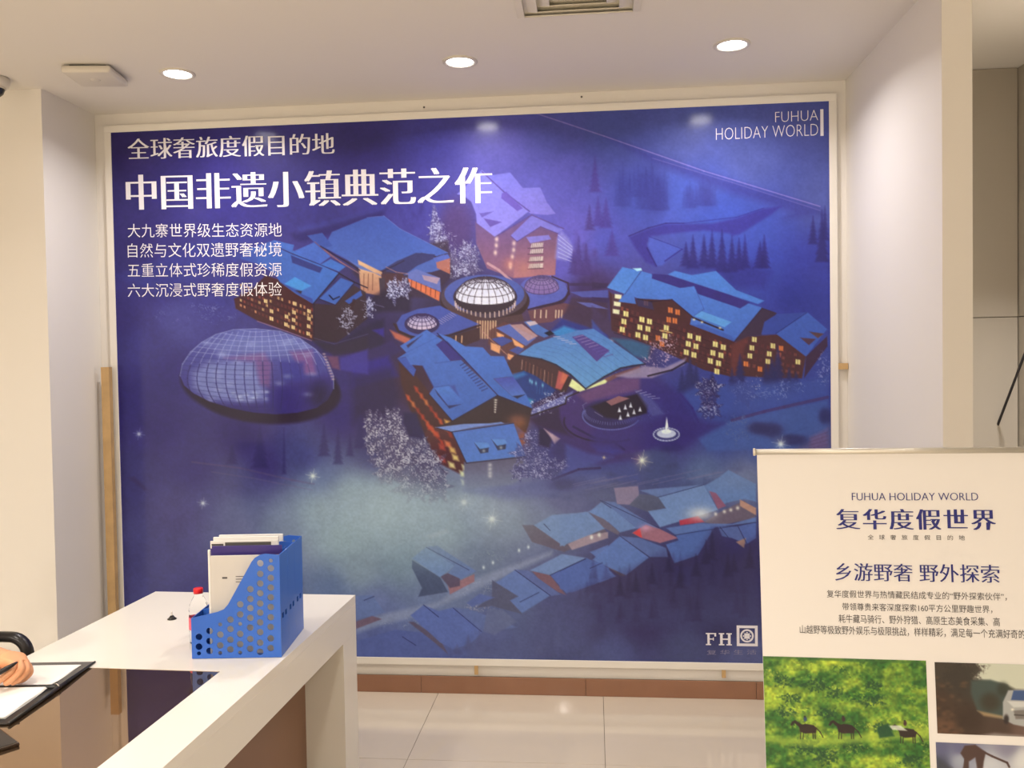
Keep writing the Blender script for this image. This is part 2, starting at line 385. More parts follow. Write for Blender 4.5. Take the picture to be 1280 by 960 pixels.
# ------------------------------------------------------------------ the mural print
MY = -.019                                    # plane of the printed sheet
mu = on(140, 165, 1, MY); mr = on(1036, 126, 1, MY); mb = on(700, 825, 1, MY)
MX0, MX1, MZ1, MZ0 = mu[0] - .006, mr[0], 2.776, mb[2]
NX, NY = 940, 740
UU, VV = np.meshgrid(np.linspace(0, 1, NX), np.linspace(0, 1, NY))
def mplace(U, V): return np.stack([MX0 + (MX1 - MX0) * U, np.full(U.shape, MY), MZ1 + (MZ0 - MZ1) * V], -1)
PXm, PYm = proj(mplace(UU, VV))
c = Canvas(PXm, PYm)
BG = [(150, 180, (48, 36, 100)), (150, 300, (50, 40, 108)), (150, 400, (54, 44, 112)), (155, 500, (48, 40, 112)), (160, 600, (62, 56, 118)), (160, 700, (70, 66, 124)), (230, 180, (50, 40, 108)), (300, 200, (56, 46, 122)), (450, 170, (52, 44, 110)),
      (450, 210, (60, 50, 125)), (540, 180, (66, 60, 140)), (620, 190, (88, 80, 160)), (700, 170, (76, 76, 148)), (700, 220, (90, 84, 168)), (760, 160, (74, 80, 150)), (850, 180, (82, 88, 160)), (940, 200, (86, 92, 160)), (1010, 170, (80, 84, 150)), (1020, 240, (84, 90, 160)), (1020, 330, (56, 60, 150)), (1000, 370, (48, 54, 140)),
      (950, 330, (62, 72, 165)), (800, 250, (72, 80, 165)), (760, 300, (82, 82, 172)), (720, 290, (104, 92, 185)), (700, 330, (98, 88, 178)), (860, 240, (74, 88, 175)), (900, 265, (68, 84, 175)), (940, 290, (68, 82, 172)), (300, 260, (56, 48, 122)), (400, 270, (58, 52, 126)), (470, 240, (64, 56, 138)), (520, 270, (70, 64, 145)),
      (180, 430, (62, 56, 128)), (225, 400, (76, 72, 146)), (270, 370, (62, 58, 130)), (200, 350, (54, 46, 120)), (220, 470, (52, 44, 118)), (200, 530, (50, 40, 112)), (300, 545, (44, 32, 104)), (430, 470, (50, 40, 110)), (430, 520, (48, 36, 112)), (240, 580, (58, 50, 116)), (330, 580, (56, 46, 112)), (380, 570, (64, 66, 128)), (400, 600, (92, 104, 150)),
      (400, 640, (134, 148, 170)), (300, 600, (76, 74, 128)), (300, 640, (96, 100, 145)), (300, 680, (94, 98, 145)), (220, 640, (76, 70, 128)), (200, 700, (74, 72, 128)), (240, 720, (72, 70, 130)), (350, 660, (116, 124, 158)), (440, 620, (140, 158, 178)), (480, 640, (160, 176, 186)), (430, 670, (150, 168, 178)), (450, 710, (138, 152, 170)), (410, 740, (105, 120, 160)),
      (520, 640, (158, 172, 188)), (560, 660, (146, 160, 178)), (600, 640, (142, 152, 178)), (640, 650, (132, 142, 168)), (680, 650, (118, 126, 160)), (500, 700, (128, 145, 165)), (560, 740, (118, 128, 165)), (600, 700, (112, 122, 152)), (470, 760, (112, 120, 165)), (470, 800, (96, 104, 160)), (560, 810, (92, 100, 158)), (620, 800, (92, 98, 148)), (640, 760, (95, 102, 145)),
      (700, 800, (78, 80, 126)), (740, 780, (68, 64, 108)), (800, 770, (56, 46, 92)), (850, 740, (50, 40, 84)), (900, 720, (48, 40, 92)), (930, 700, (48, 42, 100)), (780, 730, (60, 52, 96)), (900, 780, (56, 52, 96)), (930, 820, (88, 90, 135)), (860, 815, (76, 78, 122)), (760, 818, (84, 88, 138)), (700, 740, (78, 80, 128)),
      (900, 500, (54, 66, 145)), (960, 505, (58, 74, 150)), (1010, 490, (56, 66, 145)), (1000, 530, (62, 76, 142)), (960, 550, (62, 80, 150)), (900, 545, (58, 72, 140)), (1020, 560, (90, 84, 136)), (860, 500, (54, 60, 135)), (850, 540, (60, 48, 118)), (800, 520, (62, 46, 122)), (740, 530, (56, 40, 110)), (700, 500, (52, 36, 80)), (700, 560, (62, 58, 125)), (760, 580, (60, 56, 110)),
      (820, 585, (72, 80, 130)), (880, 590, (90, 104, 150)), (930, 600, (110, 116, 155)), (700, 620, (98, 100, 146)), (640, 600, (112, 116, 160)), (760, 610, (84, 88, 128)), (460, 440, (46, 30, 80)), (460, 520, (46, 34, 90)), (470, 560, (62, 60, 112)), (520, 480, (60, 34, 60)), (560, 380, (60, 50, 80)), (640, 420, (85, 58, 80)), (740, 360, (70, 50, 95)), (780, 420, (60, 50, 95)), (500, 350, (70, 62, 105)), (440, 400, (48, 40, 78))]
rbf(c, BG, 34)  # sampled colours include reflected gloss haze, making the upper right lighter
c.C *= (1 + .10 * (fbm(c.X, c.Y, 22) - .5) + .05 * (fbm(c.X + 200, c.Y, 5) - .5))[..., None]
# snow country, top right: ridge road, stream, misty trees
c.poly(Z('N', (60, 200), (560, 378), (1140, 556), (1175, 600), (960, 612), (1000, 585), (900, 548), (700, 488), (300, 335)), (62, 60, 138), .7, 5)
c.line(Z('N', (-300, 80), (60, 200), (560, 375), (1140, 552)), (150, 128, 200), 1.3, .75)
c.line(Z('N', (300, 310), (700, 432), (1140, 572)), (112, 100, 175), 1.0, .7)
c.poly(Z('N', (185, 705), (280, 665), (370, 640), (470, 640), (600, 638), (720, 610), (860, 562), (945, 552), (900, 590), (820, 640), (740, 690), (700, 700), (690, 688), (560, 672), (400, 688), (300, 700), (276, 740), (322, 852), (268, 830), (215, 760)), (60, 50, 136), .8, 2)
c.line(Z('N', (185, 700), (280, 660), (370, 636), (460, 636)), (50, 38, 110), 1.4, .8)
c.line(Z('N', (460, 636), (720, 606), (860, 560)), (52, 44, 126), 1.0, .7)
c.poly(Z('N', (285, 703), (452, 765), (375, 825), (350, 850), (322, 850), (280, 750)), (78, 92, 185), .8, 1.5)
c.line(Z('N', (285, 703), (380, 738), (452, 766)), (46, 42, 120), .8, .8); c.line(Z('N', (450, 766), (365, 825)), (48, 40, 118), 2, .7)
c.line(Z('N', (275, 760), (322, 850)), (46, 36, 110), 2, .7)
for x, y, rx, ry, a in ((155, 470, 34, 100, .5), (230, 440, 40, 80, .4), (300, 470, 60, 120, .7), (340, 500, 35, 90, .4), (490, 510, 30, 60, .5), (555, 490, 30, 70, .6), (590, 500, 26, 60, .5)):
    (X, Y), = Z('N', (x, y)); c.blob(X, Y, rx / 4, ry / 4, (58, 58, 132), a, 3)
    for k in range(5): c.cone(X + rx / 8 * (k - 2), Y + ry / 4 * .8, rx / 5, ry / 2 * (.7 + .2 * ((k * 7) % 3)), (56, 56, 128), .35)
for x, y, wd, h in ((30, 650, 60, 150), (70, 660, 70, 150), (15, 480, 60, 180), (640 - 540, 800, 80, 130)):
    (X, Y), = Z('N', (x, y)); c.cone(X, Y, wd / 4, h / 4, (76, 54, 128), .6)
for x, y, wd, h in ((470, 850, 60, 120), (505, 860, 62, 165), (560, 850, 60, 155), (600, 860, 62, 190), (650, 880, 70, 210), (700, 880, 62, 180), (735, 870, 56, 160), (765, 860, 50, 165), (840, 860, 70, 130), (862, 860, 60, 165), (1105, 740, 50, 140), (1150, 830, 70, 260), (1165, 720, 40, 170)):
    (X, Y), = Z('N', (x, y)); c.cone(X, Y, wd / 4, h / 4, (46, 38, 104), .8)
c.poly(Z('N', (430, 880), (500, 830), (780, 830), (900, 880), (860, 960), (700, 960), (620, 880)), (46, 40, 112), .55, 6)
# left: far dark ground and ribbon of wood, before the roofs
c.poly(Z('C', (400, 250), (640, 190), (900, 110), (960, 105), (960, 160), (800, 180), (620, 260), (480, 300), (420, 290)), (44, 34, 95), .7, 3)
c.poly(Z('C', (440, 210), (620, 180), (960, 90), (960, 110), (640, 200), (440, 250)), (66, 70, 150), .5, 3)
for k in range(60):
    x, y = 360 + 190 * rs.rand(), 238 + 60 * rs.rand(); c.blob(x, y, 3, 5, (46, 38, 100), .22)
# north building (violet lit)
dk = (78, 54, 92)
c.blob(571, 283, 24, 36, (80, 56, 104), .9, 4); c.speck(571, 283, 25, 40, (104, 78, 122), .35, .5, 3)
c.poly(Z('B', (260, 370), (380, 460), (600, 335), (755, 440), (740, 690), (490, 710), (330, 650), (265, 500)), (98, 70, 116), 1, .8, (150, 98, 116))
c.poly(Z('B', (510, 490), (655, 405), (752, 450), (735, 690), (490, 705)), (104, 72, 108), 1, .8, (176, 112, 118))
c.poly(Z('B', (150, 205), (230, 130), (300, 60), (430, 190), (585, 305), (378, 462), (268, 378), (265, 325), (235, 250), (190, 215)), (128, 122, 206), 1, .7, (142, 128, 208))
c.poly(Z('B', (330, 95), (470, 75), (545, 168), (650, 165), (690, 255), (742, 322), (690, 330), (590, 322), (430, 190)), (118, 112, 200), 1, .7, (132, 118, 200), 1)
c.line(Z('B', (300, 70), (430, 190), (585, 308)), (84, 62, 130), 1.5, .9)
c.poly(Z('B', (420, 200), (445, 190), (545, 290), (512, 306), (414, 228)), (98, 74, 162), .9)
c.poly(Z('B', (285, 320), (370, 308), (300, 345)), (92, 74, 150), .8); c.poly(Z('B', (310, 350), (420, 372), (350, 402)), (92, 70, 145), .9)
c.poly(Z('B', (470, 455), (600, 330), (760, 410), (790, 412), (750, 440), (650, 400), (510, 490)), (124, 114, 196), 1)
c.line(Z('B', (378, 462), (598, 330), (790, 412)), (86, 62, 118), 1.4, .9); c.line(Z('B', (472, 456), (510, 490), (652, 400), (755, 442)), (86, 60, 112), 1.2, .9)
c.poly(Z('B', (565, 462), (700, 450), (715, 475), (590, 500)), (132, 120, 200), .95)
for j, y in enumerate((512, 548, 594, 636)):
    c.poly(Z('B', (600 - j * 5, y - 12), (668, y - 16), (664, y + 10), (592 - j * 5, y + 14)), (226, 202, 186), .9)
    for k in range(6): c.line(Z('B', (606 - j * 5 + k * 11, y - 14), (602 - j * 5 + k * 11, y + 12)), (110, 80, 90), .7, .8)
    c.line(Z('B', (575, y + 18), (668, y + 14)), (80, 54, 70), 1, .9)
for x, y in ((388, 475), (386, 512), (380, 556), (492, 500), (490, 540), (482, 580), (470, 625), (470, 640)): (X, Y), = Z('B', (x, y)); c.blob(X, Y, 2.2, 3, (240, 200, 180), .9)
c.line(Z('B', (335, 620), (400, 660), (475, 725)), (196, 146, 150), 3.2, .9)
c.blob(655, 335, 8, 10, (205, 130, 110), .45); c.blob(637, 330, 8, 8, (205, 120, 100), .5)
c.poly(Z('B', (752, 470), (775, 425), (820, 470), (855, 545), (805, 605), (738, 590)), (150, 140, 205), .7, 2)
for k in range(6): c.line(Z('B', (758, 450 + k * 26), (840, 520 + k * 18)), (208, 200, 230), .8, .7)
for x, y, wd, h in ((850, 680, 70, 140), (880, 690, 80, 230), (925, 690, 80, 190), (945, 420, 60, 150)): (X, Y), = Z('B', (x, y)); c.cone(X, Y, wd / 4.8, h / 4.8, (74, 54, 116), .75)
for k in range(26): c.blob(712 + 40 * rs.rand(), 290 + 60 * rs.rand(), 3, 5, (84, 62, 130), .3)
FR = (205, 200, 226)
for x, y, rx, ry in ((20, 430, 40, 120), (60, 500, 40, 60), (205, 540, 40, 55), (245, 570, 40, 60), (150, 640, 60, 60), (130, 600, 30, 60), (230, 650, 60, 40)):
    (X, Y), = Z('B', (x, y)); c.speck(X, Y, rx / 4.8, ry / 4.8, FR, .5, .8, 1.9, (98, 84, 120))
# the big western roof and its wings
R1, R2, R3 = (62, 90, 168), (68, 104, 184), (58, 80, 158)
W = (62, 40, 52)
c.poly([(470, 318), (560, 300), (566, 345), (540, 372), (470, 372), (440, 340)], (64, 48, 68), .9, 2)
c.poly([(405, 309), (415, 290), (459, 272), (480, 270), (500, 286), (560, 316), (546, 320), (527, 316), (497, 326), (477, 338), (457, 337)], (64, 86, 166), 1, .6, (74, 100, 178))
c.line([(459, 272), (480, 270), (500, 286), (560, 316)], (120, 130, 200), .8, .5)
c.poly([(477, 338), (497, 326), (520, 316), (544, 318), (540, 326), (505, 344)], (56, 56, 104), 1); c.poly([(505, 344), (522, 332), (555, 318), (562, 324), (560, 334), (540, 340)], (78, 98, 170), 1)
c.line([(405, 312), (457, 339), (477, 340), (505, 326)], (46, 34, 62), 1.4, .9)
c.poly(Z('A', (110, 700), (230, 760), (225, 880), (125, 860)), (232, 182, 140), 1, .8, (180, 120, 100)); c.poly(Z('A', (60, 700), (130, 730), (240, 790), (215, 770), (120, 745)), (90, 110, 180), .9)
c.poly(Z('A', (225, 770), (330, 765), (360, 800), (330, 850), (240, 880)), (80, 50, 60), .9)
c.poly(Z('A', (215, 790), (245, 790), (245, 880), (220, 880)), (70, 56, 72), 1)
for k in range(3): c.line(Z('A', (140 + k * 22, 770), (138 + k * 22, 850)), (130, 84, 74), 1.1, .9)
c.poly(Z('A', (360, 790), (520, 860), (515, 905), (370, 830)), (222, 116, 80), 1, .8); c.poly(Z('A', (360, 765), (400, 745), (520, 790), (525, 860), (360, 792)), (104, 112, 178), 1); c.poly(Z('A', (430, 775), (520, 790), (505, 820), (440, 800)), (190, 150, 160), .8)
for k in range(6): c.line(Z('A', (378 + k * 24, 800 + k * 10), (376 + k * 24, 832 + k * 11)), (96, 44, 44), 1, .8)
c.poly(Z('A', (500, 710), (570, 690), (570, 770), (505, 740)), (190, 110, 90), .9); c.poly(Z('A', (485, 690), (560, 670), (570, 690), (500, 712)), (84, 100, 180), 1)
c.line(Z('A', (250, 735), (300, 760), (360, 770)), (190, 130, 120), 1, .7)
for x, y, rx, ry in ((600, 720, 35, 90), (660, 670, 50, 60), (520, 560, 40, 60), (560, 600, 40, 40), (640, 740, 60, 40), (490, 510, 25, 70)): (X, Y), = Z('A', (x, y)); c.speck(X, Y, rx / 4, ry / 4, (200, 196, 222), .48, .75, 1.8)
c.poly(Z('A', (290, 820), (380, 880), (370, 960), (160, 960), (150, 900)), (46, 36, 60), .8, 3)
for x, y, rx, ry in ((285, 850, 30, 60), (340, 840, 32, 50), (160, 930, 30, 40)): (X, Y), = Z('A', (x, y)); c.speck(X, Y, rx / 4, ry / 4, (215, 212, 240), .6, .95, 1.7, (90, 84, 130))
# west hotel
c.poly([(150, 345), (300, 280), (340, 300), (280, 330), (200, 372)], (60, 66, 145), .5, 6)
c.poly(Z('C', (60, 640), (150, 600), (250, 500), (340, 530), (535, 672), (540, 892), (380, 835), (200, 772), (70, 700)), (72, 36, 44), 1, 1)
c.wins(Z('C', (90, 540), (540, 690), (532, 890), (90, 690)), 20, 5, [(240, 190, 130), (226, 150, 110), (150, 66, 62), (110, 52, 56), (92, 48, 60)], .85, .45, .45, seed=5)
for k in range(1, 5): c.line(Z('C', (90, 540 + 30 * k), (540, 690 + 40 * k)), (50, 30, 44), .9, .7)
for x, y in ((510, 715), (510, 760), (508, 806), (505, 850), (425, 670), (420, 722), (418, 768), (415, 812), (375, 748), (372, 795), (285, 715), (285, 760), (250, 655)): c.poly(Z('C', (x - 10, y - 14), (x + 10, y - 8), (x + 10, y + 14), (x - 10, y + 8)), (250, 214, 150), .95, .5); c.line(Z('C', (x, y - 12), (x, y + 12)), (110, 60, 50), .5, .8)
c.poly(Z('C', (540, 668), (665, 680), (780, 560), (850, 600), (860, 760), (680, 905), (540, 890)), (64, 46, 58), 1, .7, (52, 36, 52)); c.line(Z('C', (540, 672), (540, 890)), (40, 26, 40), 1, .9)
c.poly(Z('C', (120, 350), (300, 290), (420, 320), (412, 350), (690, 485), (537, 672), (430, 610), (335, 540), (300, 485), (200, 430), (100, 400)), R1, 1, .7, (70, 110, 190), 0)
c.poly(Z('C', (60, 370), (200, 360), (200, 430), (60, 410)), (58, 70, 148), .6, 4)
c.line(Z('C', (320, 330), (412, 372), (590, 440), (690, 485)), (44, 40, 92), 1.3, .9)
c.poly(Z('C', (400, 378), (592, 455), (575, 486), (410, 425)), (50, 56, 122), 1)
c.poly(Z('C', (420, 355), (540, 302), (642, 385), (576, 432)), (70, 100, 184), 1); c.poly(Z('C', (500, 262), (590, 245), (650, 322), (600, 340), (560, 320)), R3, 1); c.poly(Z('C', (580, 435), (640, 402), (730, 447), (690, 478)), (66, 108, 190), 1)
c.poly(Z('C', (300, 290), (420, 318), (400, 350), (320, 325)), (70, 104, 186), 1)
c.line(Z('C', (545, 300), (640, 383), (735, 440)), (120, 80, 100), 1.2, .8); c.line(Z('C', (600, 345), (700, 420), (815, 490)), (150, 100, 110), 1.4, .8); c.line(Z('C', (580, 325), (815, 470)), (40, 30, 60), 1.4, .9)
c.poly(Z('C', (360, 552), (425, 510), (525, 563), (465, 592)), (74, 140, 208), 1); c.poly(Z('C', (425, 588), (468, 594), (462, 612), (430, 600)), (50, 40, 60), 1)
c.poly(Z('C', (335, 540), (537, 672), (530, 640), (460, 610), (380, 560)), (56, 72, 150), .9)
c.poly(Z('C', (572, 640), (702, 515), (778, 545), (668, 676)), (66, 98, 178), 1); c.line(Z('C', (535, 672), (690, 488), (780, 540), (860, 575)), (40, 28, 50), 1.6, .95); c.line(Z('C', (572, 642), (668, 678), (780, 548)), (44, 32, 56), 1.1, .9)
c.poly(Z('C', (725, 655), (820, 590), (830, 620), (750, 672)), (62, 88, 170), 1); c.line(Z('C', (632, 620), (655, 645), (692, 628)), (20, 16, 36), 1.6, .95)
c.line(Z('C', (200, 775), (380, 838), (525, 892)), (160, 110, 130), 1, .8)
c.poly(Z('C', (545, 900), (680, 908), (860, 800), (960, 760), (960, 960), (600, 960)), (42, 34, 66), .85, 3); c.poly(Z('C', (890, 830), (960, 815), (960, 870)), (52, 40, 140), .9, 1.5)
for x, y, rx, ry in ((740, 770, 52, 72), (870, 700, 40, 62), (745, 700, 24, 20)): (X, Y), = Z('C', (x, y)); c.speck(X, Y, rx / 4.8, ry / 4.8, (190, 186, 214), .55, .85, 1.7)
c.line(Z('C', (820, 650), (960, 690)), (120, 110, 150), 1, .6); c.line(Z('C', (780, 650), (765, 700)), (60, 36, 44), 4, .8)
for k in range(24): c.speck(190 + 90 * rs.rand(), 382 + 22 * rs.rand(), 5, 3, (120, 120, 185), .4, .5, 1.8)
# link passage from hotel to dome, dark ground
c.poly(Z('E', (0, 460), (200, 385), (250, 430), (180, 470), (0, 540)), (52, 40, 96), .9, 2); c.poly(Z('E', (0, 500), (180, 460), (230, 560), (0, 620)), (48, 36, 140), .8, 3)
c.poly(Z('E', (0, 560), (200, 520), (240, 640), (200, 820), (60, 760), (0, 800)), (40, 28, 72), .7, 6)
c.line(Z('H', (1010, 170), (1110, 200), (1280, 150)), (90, 84, 130), .9, .6); c.poly(Z('H', (1000, 180), (1110, 205), (1280, 160), (1280, 230), (1110, 260)), (48, 38, 62), .8, 2)
c.poly(Z('H', (1140, 270), (1280, 225), (1280, 350), (1140, 330)), (66, 56, 150), .8, 2)
# rotunda and small domes
def glassdome(k, x, y, rx, ry, up, cols, nm, npar, lc, lw):
    (X, Y), = Z(k, (x, y)); s = ZM[k][2]; rx, ry, up = rx / s, ry / s, up / s
    out = [(X + rx * math.cos(t), Y + ry * math.sin(t)) for t in np.linspace(0, math.pi, 18)] + [(X - rx * math.cos(t), Y - up * math.sin(t)) for t in np.linspace(0, math.pi, 18)]
    c.poly(out, cols[0], 1, .7, cols[1])
    for j in range(1, npar):
        f = j / npar; h = math.sin(f * math.pi / 2); r = math.cos(f * math.pi / 2)
        c.ring(X, Y - (up - ry * .15) * h, rx * r, ry * r, lc, lw, .9, n=30)
    for i in range(nm):
        t0 = 2 * math.pi * (i + .5) / nm
        c.line([(X + rx * math.cos(f) * math.cos(t0), Y + ry * math.cos(f) * math.sin(t0) - (up - ry * .15) * math.sin(f)) for f in np.linspace(0, math.pi / 2, 9)], lc, lw, .9)
    c.ring(X, Y, rx, ry, lc, lw * 1.4, 1, 0, 180)
c.ell(680, 366, 31, 20, (64, 46, 66)); c.ell(679, 362, 30, 18, (96, 98, 176)); c.poly(Z('E', (860, 170), (1080, 130), (1060, 175), (880, 225)), (92, 96, 176), 1); c.line(Z('E', (880, 228), (1040, 190), (1086, 150), (1080, 95), (1000, 62)), (62, 42, 62), 2, 1)
glassdome('E', 948, 118, 86, 34, 56, ((150, 125, 170), (130, 100, 160)), 20, 4, (84, 66, 110), .6)
c.poly(Z('E', (880, 235), (1060, 195), (1130, 210), (1000, 290), (900, 300)), (110, 70, 80), 1); 
for x in (915, 945, 972, 1020, 1035, 1050): c.line(Z('E', (x, 232), (x - 2, 268)), (236, 200, 170), 1.4, .9)
c.poly(Z('E', (1090, 140), (1280, 130), (1280, 170), (1150, 165)), (86, 92, 172), .8); c.poly(Z('E', (1100, 165), (1280, 190), (1280, 350), (1050, 270)), (70, 50, 74), .9, 2); c.poly(Z('E', (1125, 190), (1200, 195), (1280, 225), (1180, 215)), (96, 98, 170), .9)
c.poly(Z('E', (1085, 95), (1280, 95), (1280, 108), (1085, 110)), (66, 48, 84), .8)
c.ell(*Z('E', (665, 185))[0], 56, 28, (60, 42, 48)); c.ell(*Z('E', (660, 165))[0], 54, 27, (84, 66, 80)); c.ell(*Z('E', (662, 150))[0], 50, 24, (82, 92, 162))
c.ell(*Z('E', (666, 165))[0], 40, 21, (62, 48, 60))
for k in range(19):
    t = math.radians(8 + k * 164 / 18); X, Y = 606.5 + 38 * math.cos(t), 374 + 17 * math.sin(t); c.line([(X, Y), (X, Y + 6)], (226, 190, 176), 1.2, .95)
glassdome('E', 667, 165, 150, 40, 100, ((226, 218, 232), (236, 226, 238)), 24, 4, (66, 52, 66), .8)
c.poly(Z('E', (480, 215), (620, 262), (700, 275), (850, 250), (860, 285), (700, 310), (560, 290), (470, 250)), (84, 60, 66), 1)
c.poly(Z('E', (620, 282), (720, 290), (715, 375), (625, 372)), (120, 78, 74), 1)
for x in range(628, 720, 13): c.line(Z('E', (x, 285), (x - 2, 372)), (226, 182, 146), 1.3, .95)
c.ell(531, 408, 37, 18, (62, 42, 50)); c.poly(Z('E', (222, 295), (250, 255), (330, 225), (440, 208), (500, 240), (635, 300), (480, 352), (360, 372), (290, 355), (235, 330)), (74, 86, 164), 1)
c.line(Z('E', (210, 300), (235, 340), (300, 368), (480, 360), (640, 306)), (54, 36, 48), 2.2, 1)
for k in range(8): c.line(Z('E', (425 + k * 10, 285 - k * 6), (450 + k * 10, 300 - k * 6)), (200, 170, 190), .8, .6)
c.ell(*Z('E', (350, 300))[0], 22, 13, (56, 46, 90)); glassdome('E', 350, 300, 76, 30, 48, ((170, 160, 205), (214, 186, 206)), 18, 4, (60, 46, 88), .7)
c.poly(Z('E', (190, 330), (290, 372), (290, 410), (215, 372)), (210, 110, 84), .85, 1.5); c.poly(Z('E', (470, 370), (640, 315), (640, 380), (560, 410)), (70, 46, 54), 1); 
for x in (520, 550): c.line(Z('E', (x, 360), (x - 2, 392)), (236, 180, 140), 1.4, .9)
# terrace pavilions
c.poly(Z('E', (690, 330), (760, 290), (900, 330), (870, 420), (790, 470), (680, 400)), (100, 62, 64), .9)
c.poly(Z('E', (720, 320), (790, 300), (920, 370), (870, 410)), (92, 104, 176), 1); c.poly(Z('E', (790, 305), (850, 300), (930, 360), (880, 385)), (196, 150, 150), .85)
c.poly(Z('E', (860, 290), (895, 282), (1010, 350), (960, 368), (920, 350)), (80, 110, 180), 1); c.poly(Z('E', (870, 290), (915, 285), (930, 300), (890, 310)), (214, 184, 186), .9)
for q in (((694, 392), (742, 410), (738, 448), (694, 428)), ((780, 448), (822, 462), (818, 496), (776, 474)), ((724, 340), (760, 356), (756, 372), (724, 362)), ((800, 370), (860, 410), (850, 425), (812, 405))): c.poly(Z('E', *q), (248, 170, 118), .95, .8); 
for q in (((698, 374), (752, 362), (805, 384), (748, 412)), ((786, 432), (830, 412), (862, 424), (830, 452))): c.poly(Z('E', *q), (72, 80, 150), 1)
c.line(Z('E', (650, 335), (760, 440), (830, 500)), (196, 140, 130), 1, .7)
# court with pool behind the arched hall
c.poly(Z('E', (990, 335), (1050, 275), (1280, 350), (1280, 420), (1130, 400)), (50, 56, 130), 1, 1.5); c.poly(Z('E', (1000, 340), (1060, 310), (1200, 355), (1130, 372), (1020, 360)), (62, 150, 214), .8, 2)
c.poly(Z('E', (960, 345), (990, 332), (1012, 350), (985, 360)), (30, 24, 40), .9)
c.poly(Z('F', (0, 250), (120, 350), (330, 430), (280, 520), (130, 440), (0, 330)), (72, 54, 88), .9, 2); c.poly(Z('F', (0, 320), (100, 430), (60, 440), (0, 400)), (62, 80, 165), .8, 1.5)
c.poly(Z('F', (100, 410), (200, 420), (290, 450), (280, 520), (210, 500)), (50, 100, 140), .8, 2); c.blob(*Z('F', (93, 430))[0], 3, 3, (225, 235, 240), .9)
c.poly(Z('F', (0, 130), (80, 140), (75, 160), (0, 165)), (60, 44, 80), .9); c.poly(Z('F', (0, 205), (90, 210), (80, 235), (0, 225)), (60, 44, 84), .9)
# right hotel
c.poly(Z('F', (85, 175), (135, 230), (230, 215), (400, 220), (500, 300), (495, 340), (715, 430), (700, 605), (560, 570), (300, 450), (98, 372)), (76, 42, 50), 1, .8)
c.wins(Z('F', (140, 240), (710, 440), (690, 600), (120, 390)), 22, 4, [(120, 60, 62), (150, 74, 66), (100, 54, 60), (90, 46, 56)], .9, .42, .5, seed=8)
c.poly(Z('F', (245, 215), (395, 222), (470, 290), (470, 330), (250, 260)), (74, 42, 48), 1)
for k in range(1, 5): c.line(Z('F', (110, 240 + 36 * k), (300, 290 + 38 * k), (700, 425 + 40 * k)), (54, 30, 42), .9, .8)
c.poly(Z('F', (100, 185), (145, 215), (135, 300), (100, 285)), (90, 60, 70), 1)
YL, OR = (250, 232, 150), (240, 130, 70)
for x, y in ((170, 290), (160, 328), (152, 368), (250, 318), (240, 357), (230, 395), (288, 328), (280, 365), (268, 408), (372, 360), (365, 400), (490, 400), (482, 440), (472, 482), (532, 412), (520, 452), (510, 495), (617, 442), (605, 485), (592, 525), (657, 457), (645, 497), (633, 537), (625, 578)):
    c.poly(Z('F', (x - 12, y - 16), (x + 12, y - 11), (x + 11, y + 15), (x - 13, y + 10)), YL, .95, .6); c.line(Z('F', (x + 1, y - 14), (x - 1, y + 13)), (110, 66, 50), .6, .9)
for x, y in ((130, 203), (125, 240), (120, 278)): c.poly(Z('F', (x - 15, y - 13), (x + 18, y - 8), (x + 16, y + 13), (x - 16, y + 8)), (246, 236, 190), .95, .6)
for x, y in ((392, 272), (428, 282), (384, 320), (414, 325), (270, 236), (330, 412), (350, 440)): c.poly(Z('F', (x - 11, y - 16), (x + 11, y - 12), (x + 11, y + 14), (x - 11, y + 10)), OR, .9, .7); c.line(Z('F', (x, y - 14), (x, y + 12)), (90, 40, 40), .6, .9)
c.line(Z('F', (340, 372), (400, 384)), (255, 220, 130), 1, .9)
Rr = (80, 124, 200)
c.poly(Z('F', (75, 158), (152, 55), (245, 75), (165, 190)), Rr, 1, .6, (88, 134, 208)); c.poly(Z('F', (205, 62), (245, 60), (250, 72), (225, 76)), (180, 226, 236), .95)
c.poly(Z('F', (132, 228), (248, 76), (306, 92), (298, 112), (442, 160), (512, 150), (740, 262), (772, 234), (850, 258), (712, 426), (490, 342), (500, 300), (400, 216), (340, 218), (228, 212), (212, 205), (220, 240)), (82, 122, 200), 1, .6, (74, 106, 188))
c.line(Z('F', (165, 190), (245, 76)), (54, 60, 120), .8, .9); c.line(Z('F', (512, 152), (560, 266), (510, 300)), (56, 70, 140), .8, .7)
c.poly(Z('F', (215, 210), (300, 230), (310, 270), (230, 250)), (56, 50, 90), .8, 1)
c.poly(Z('F', (380, 92), (415, 74), (500, 96), (620, 75), (720, 170), (862, 224), (830, 240), (680, 190)), (80, 122, 200), 1)
c.poly(Z('F', (300, 88), (380, 95), (680, 192), (790, 232), (742, 262), (530, 190), (512, 150), (440, 160), (300, 112)), (56, 46, 120), 1); c.poly(Z('F', (512, 300), (548, 276), (698, 330), (662, 356)), (96, 152, 214), 1); c.line(Z('F', (500, 306), (655, 370)), (48, 30, 44), 2.2, .95)
for x in (510, 550, 640): c.blob(*Z('F', (x, 318 + (x - 510) * .32))[0], 1.5, 1.2, (245, 225, 170), .9)
c.poly(Z('F', (490, 342), (712, 426), (700, 400), (560, 345)), (66, 92, 172), .9)
c.line(Z('F', (228, 214), (300, 228), (400, 218), (500, 302)), (46, 30, 48), 1.3, .9); c.line(Z('F', (712, 428), (850, 262), (915, 285)), (46, 32, 52), 1.6, .9)
c.poly(Z('F', (712, 428), (850, 262), (925, 285), (890, 330), (850, 395), (790, 400), (760, 440)), (62, 44, 66), .95)
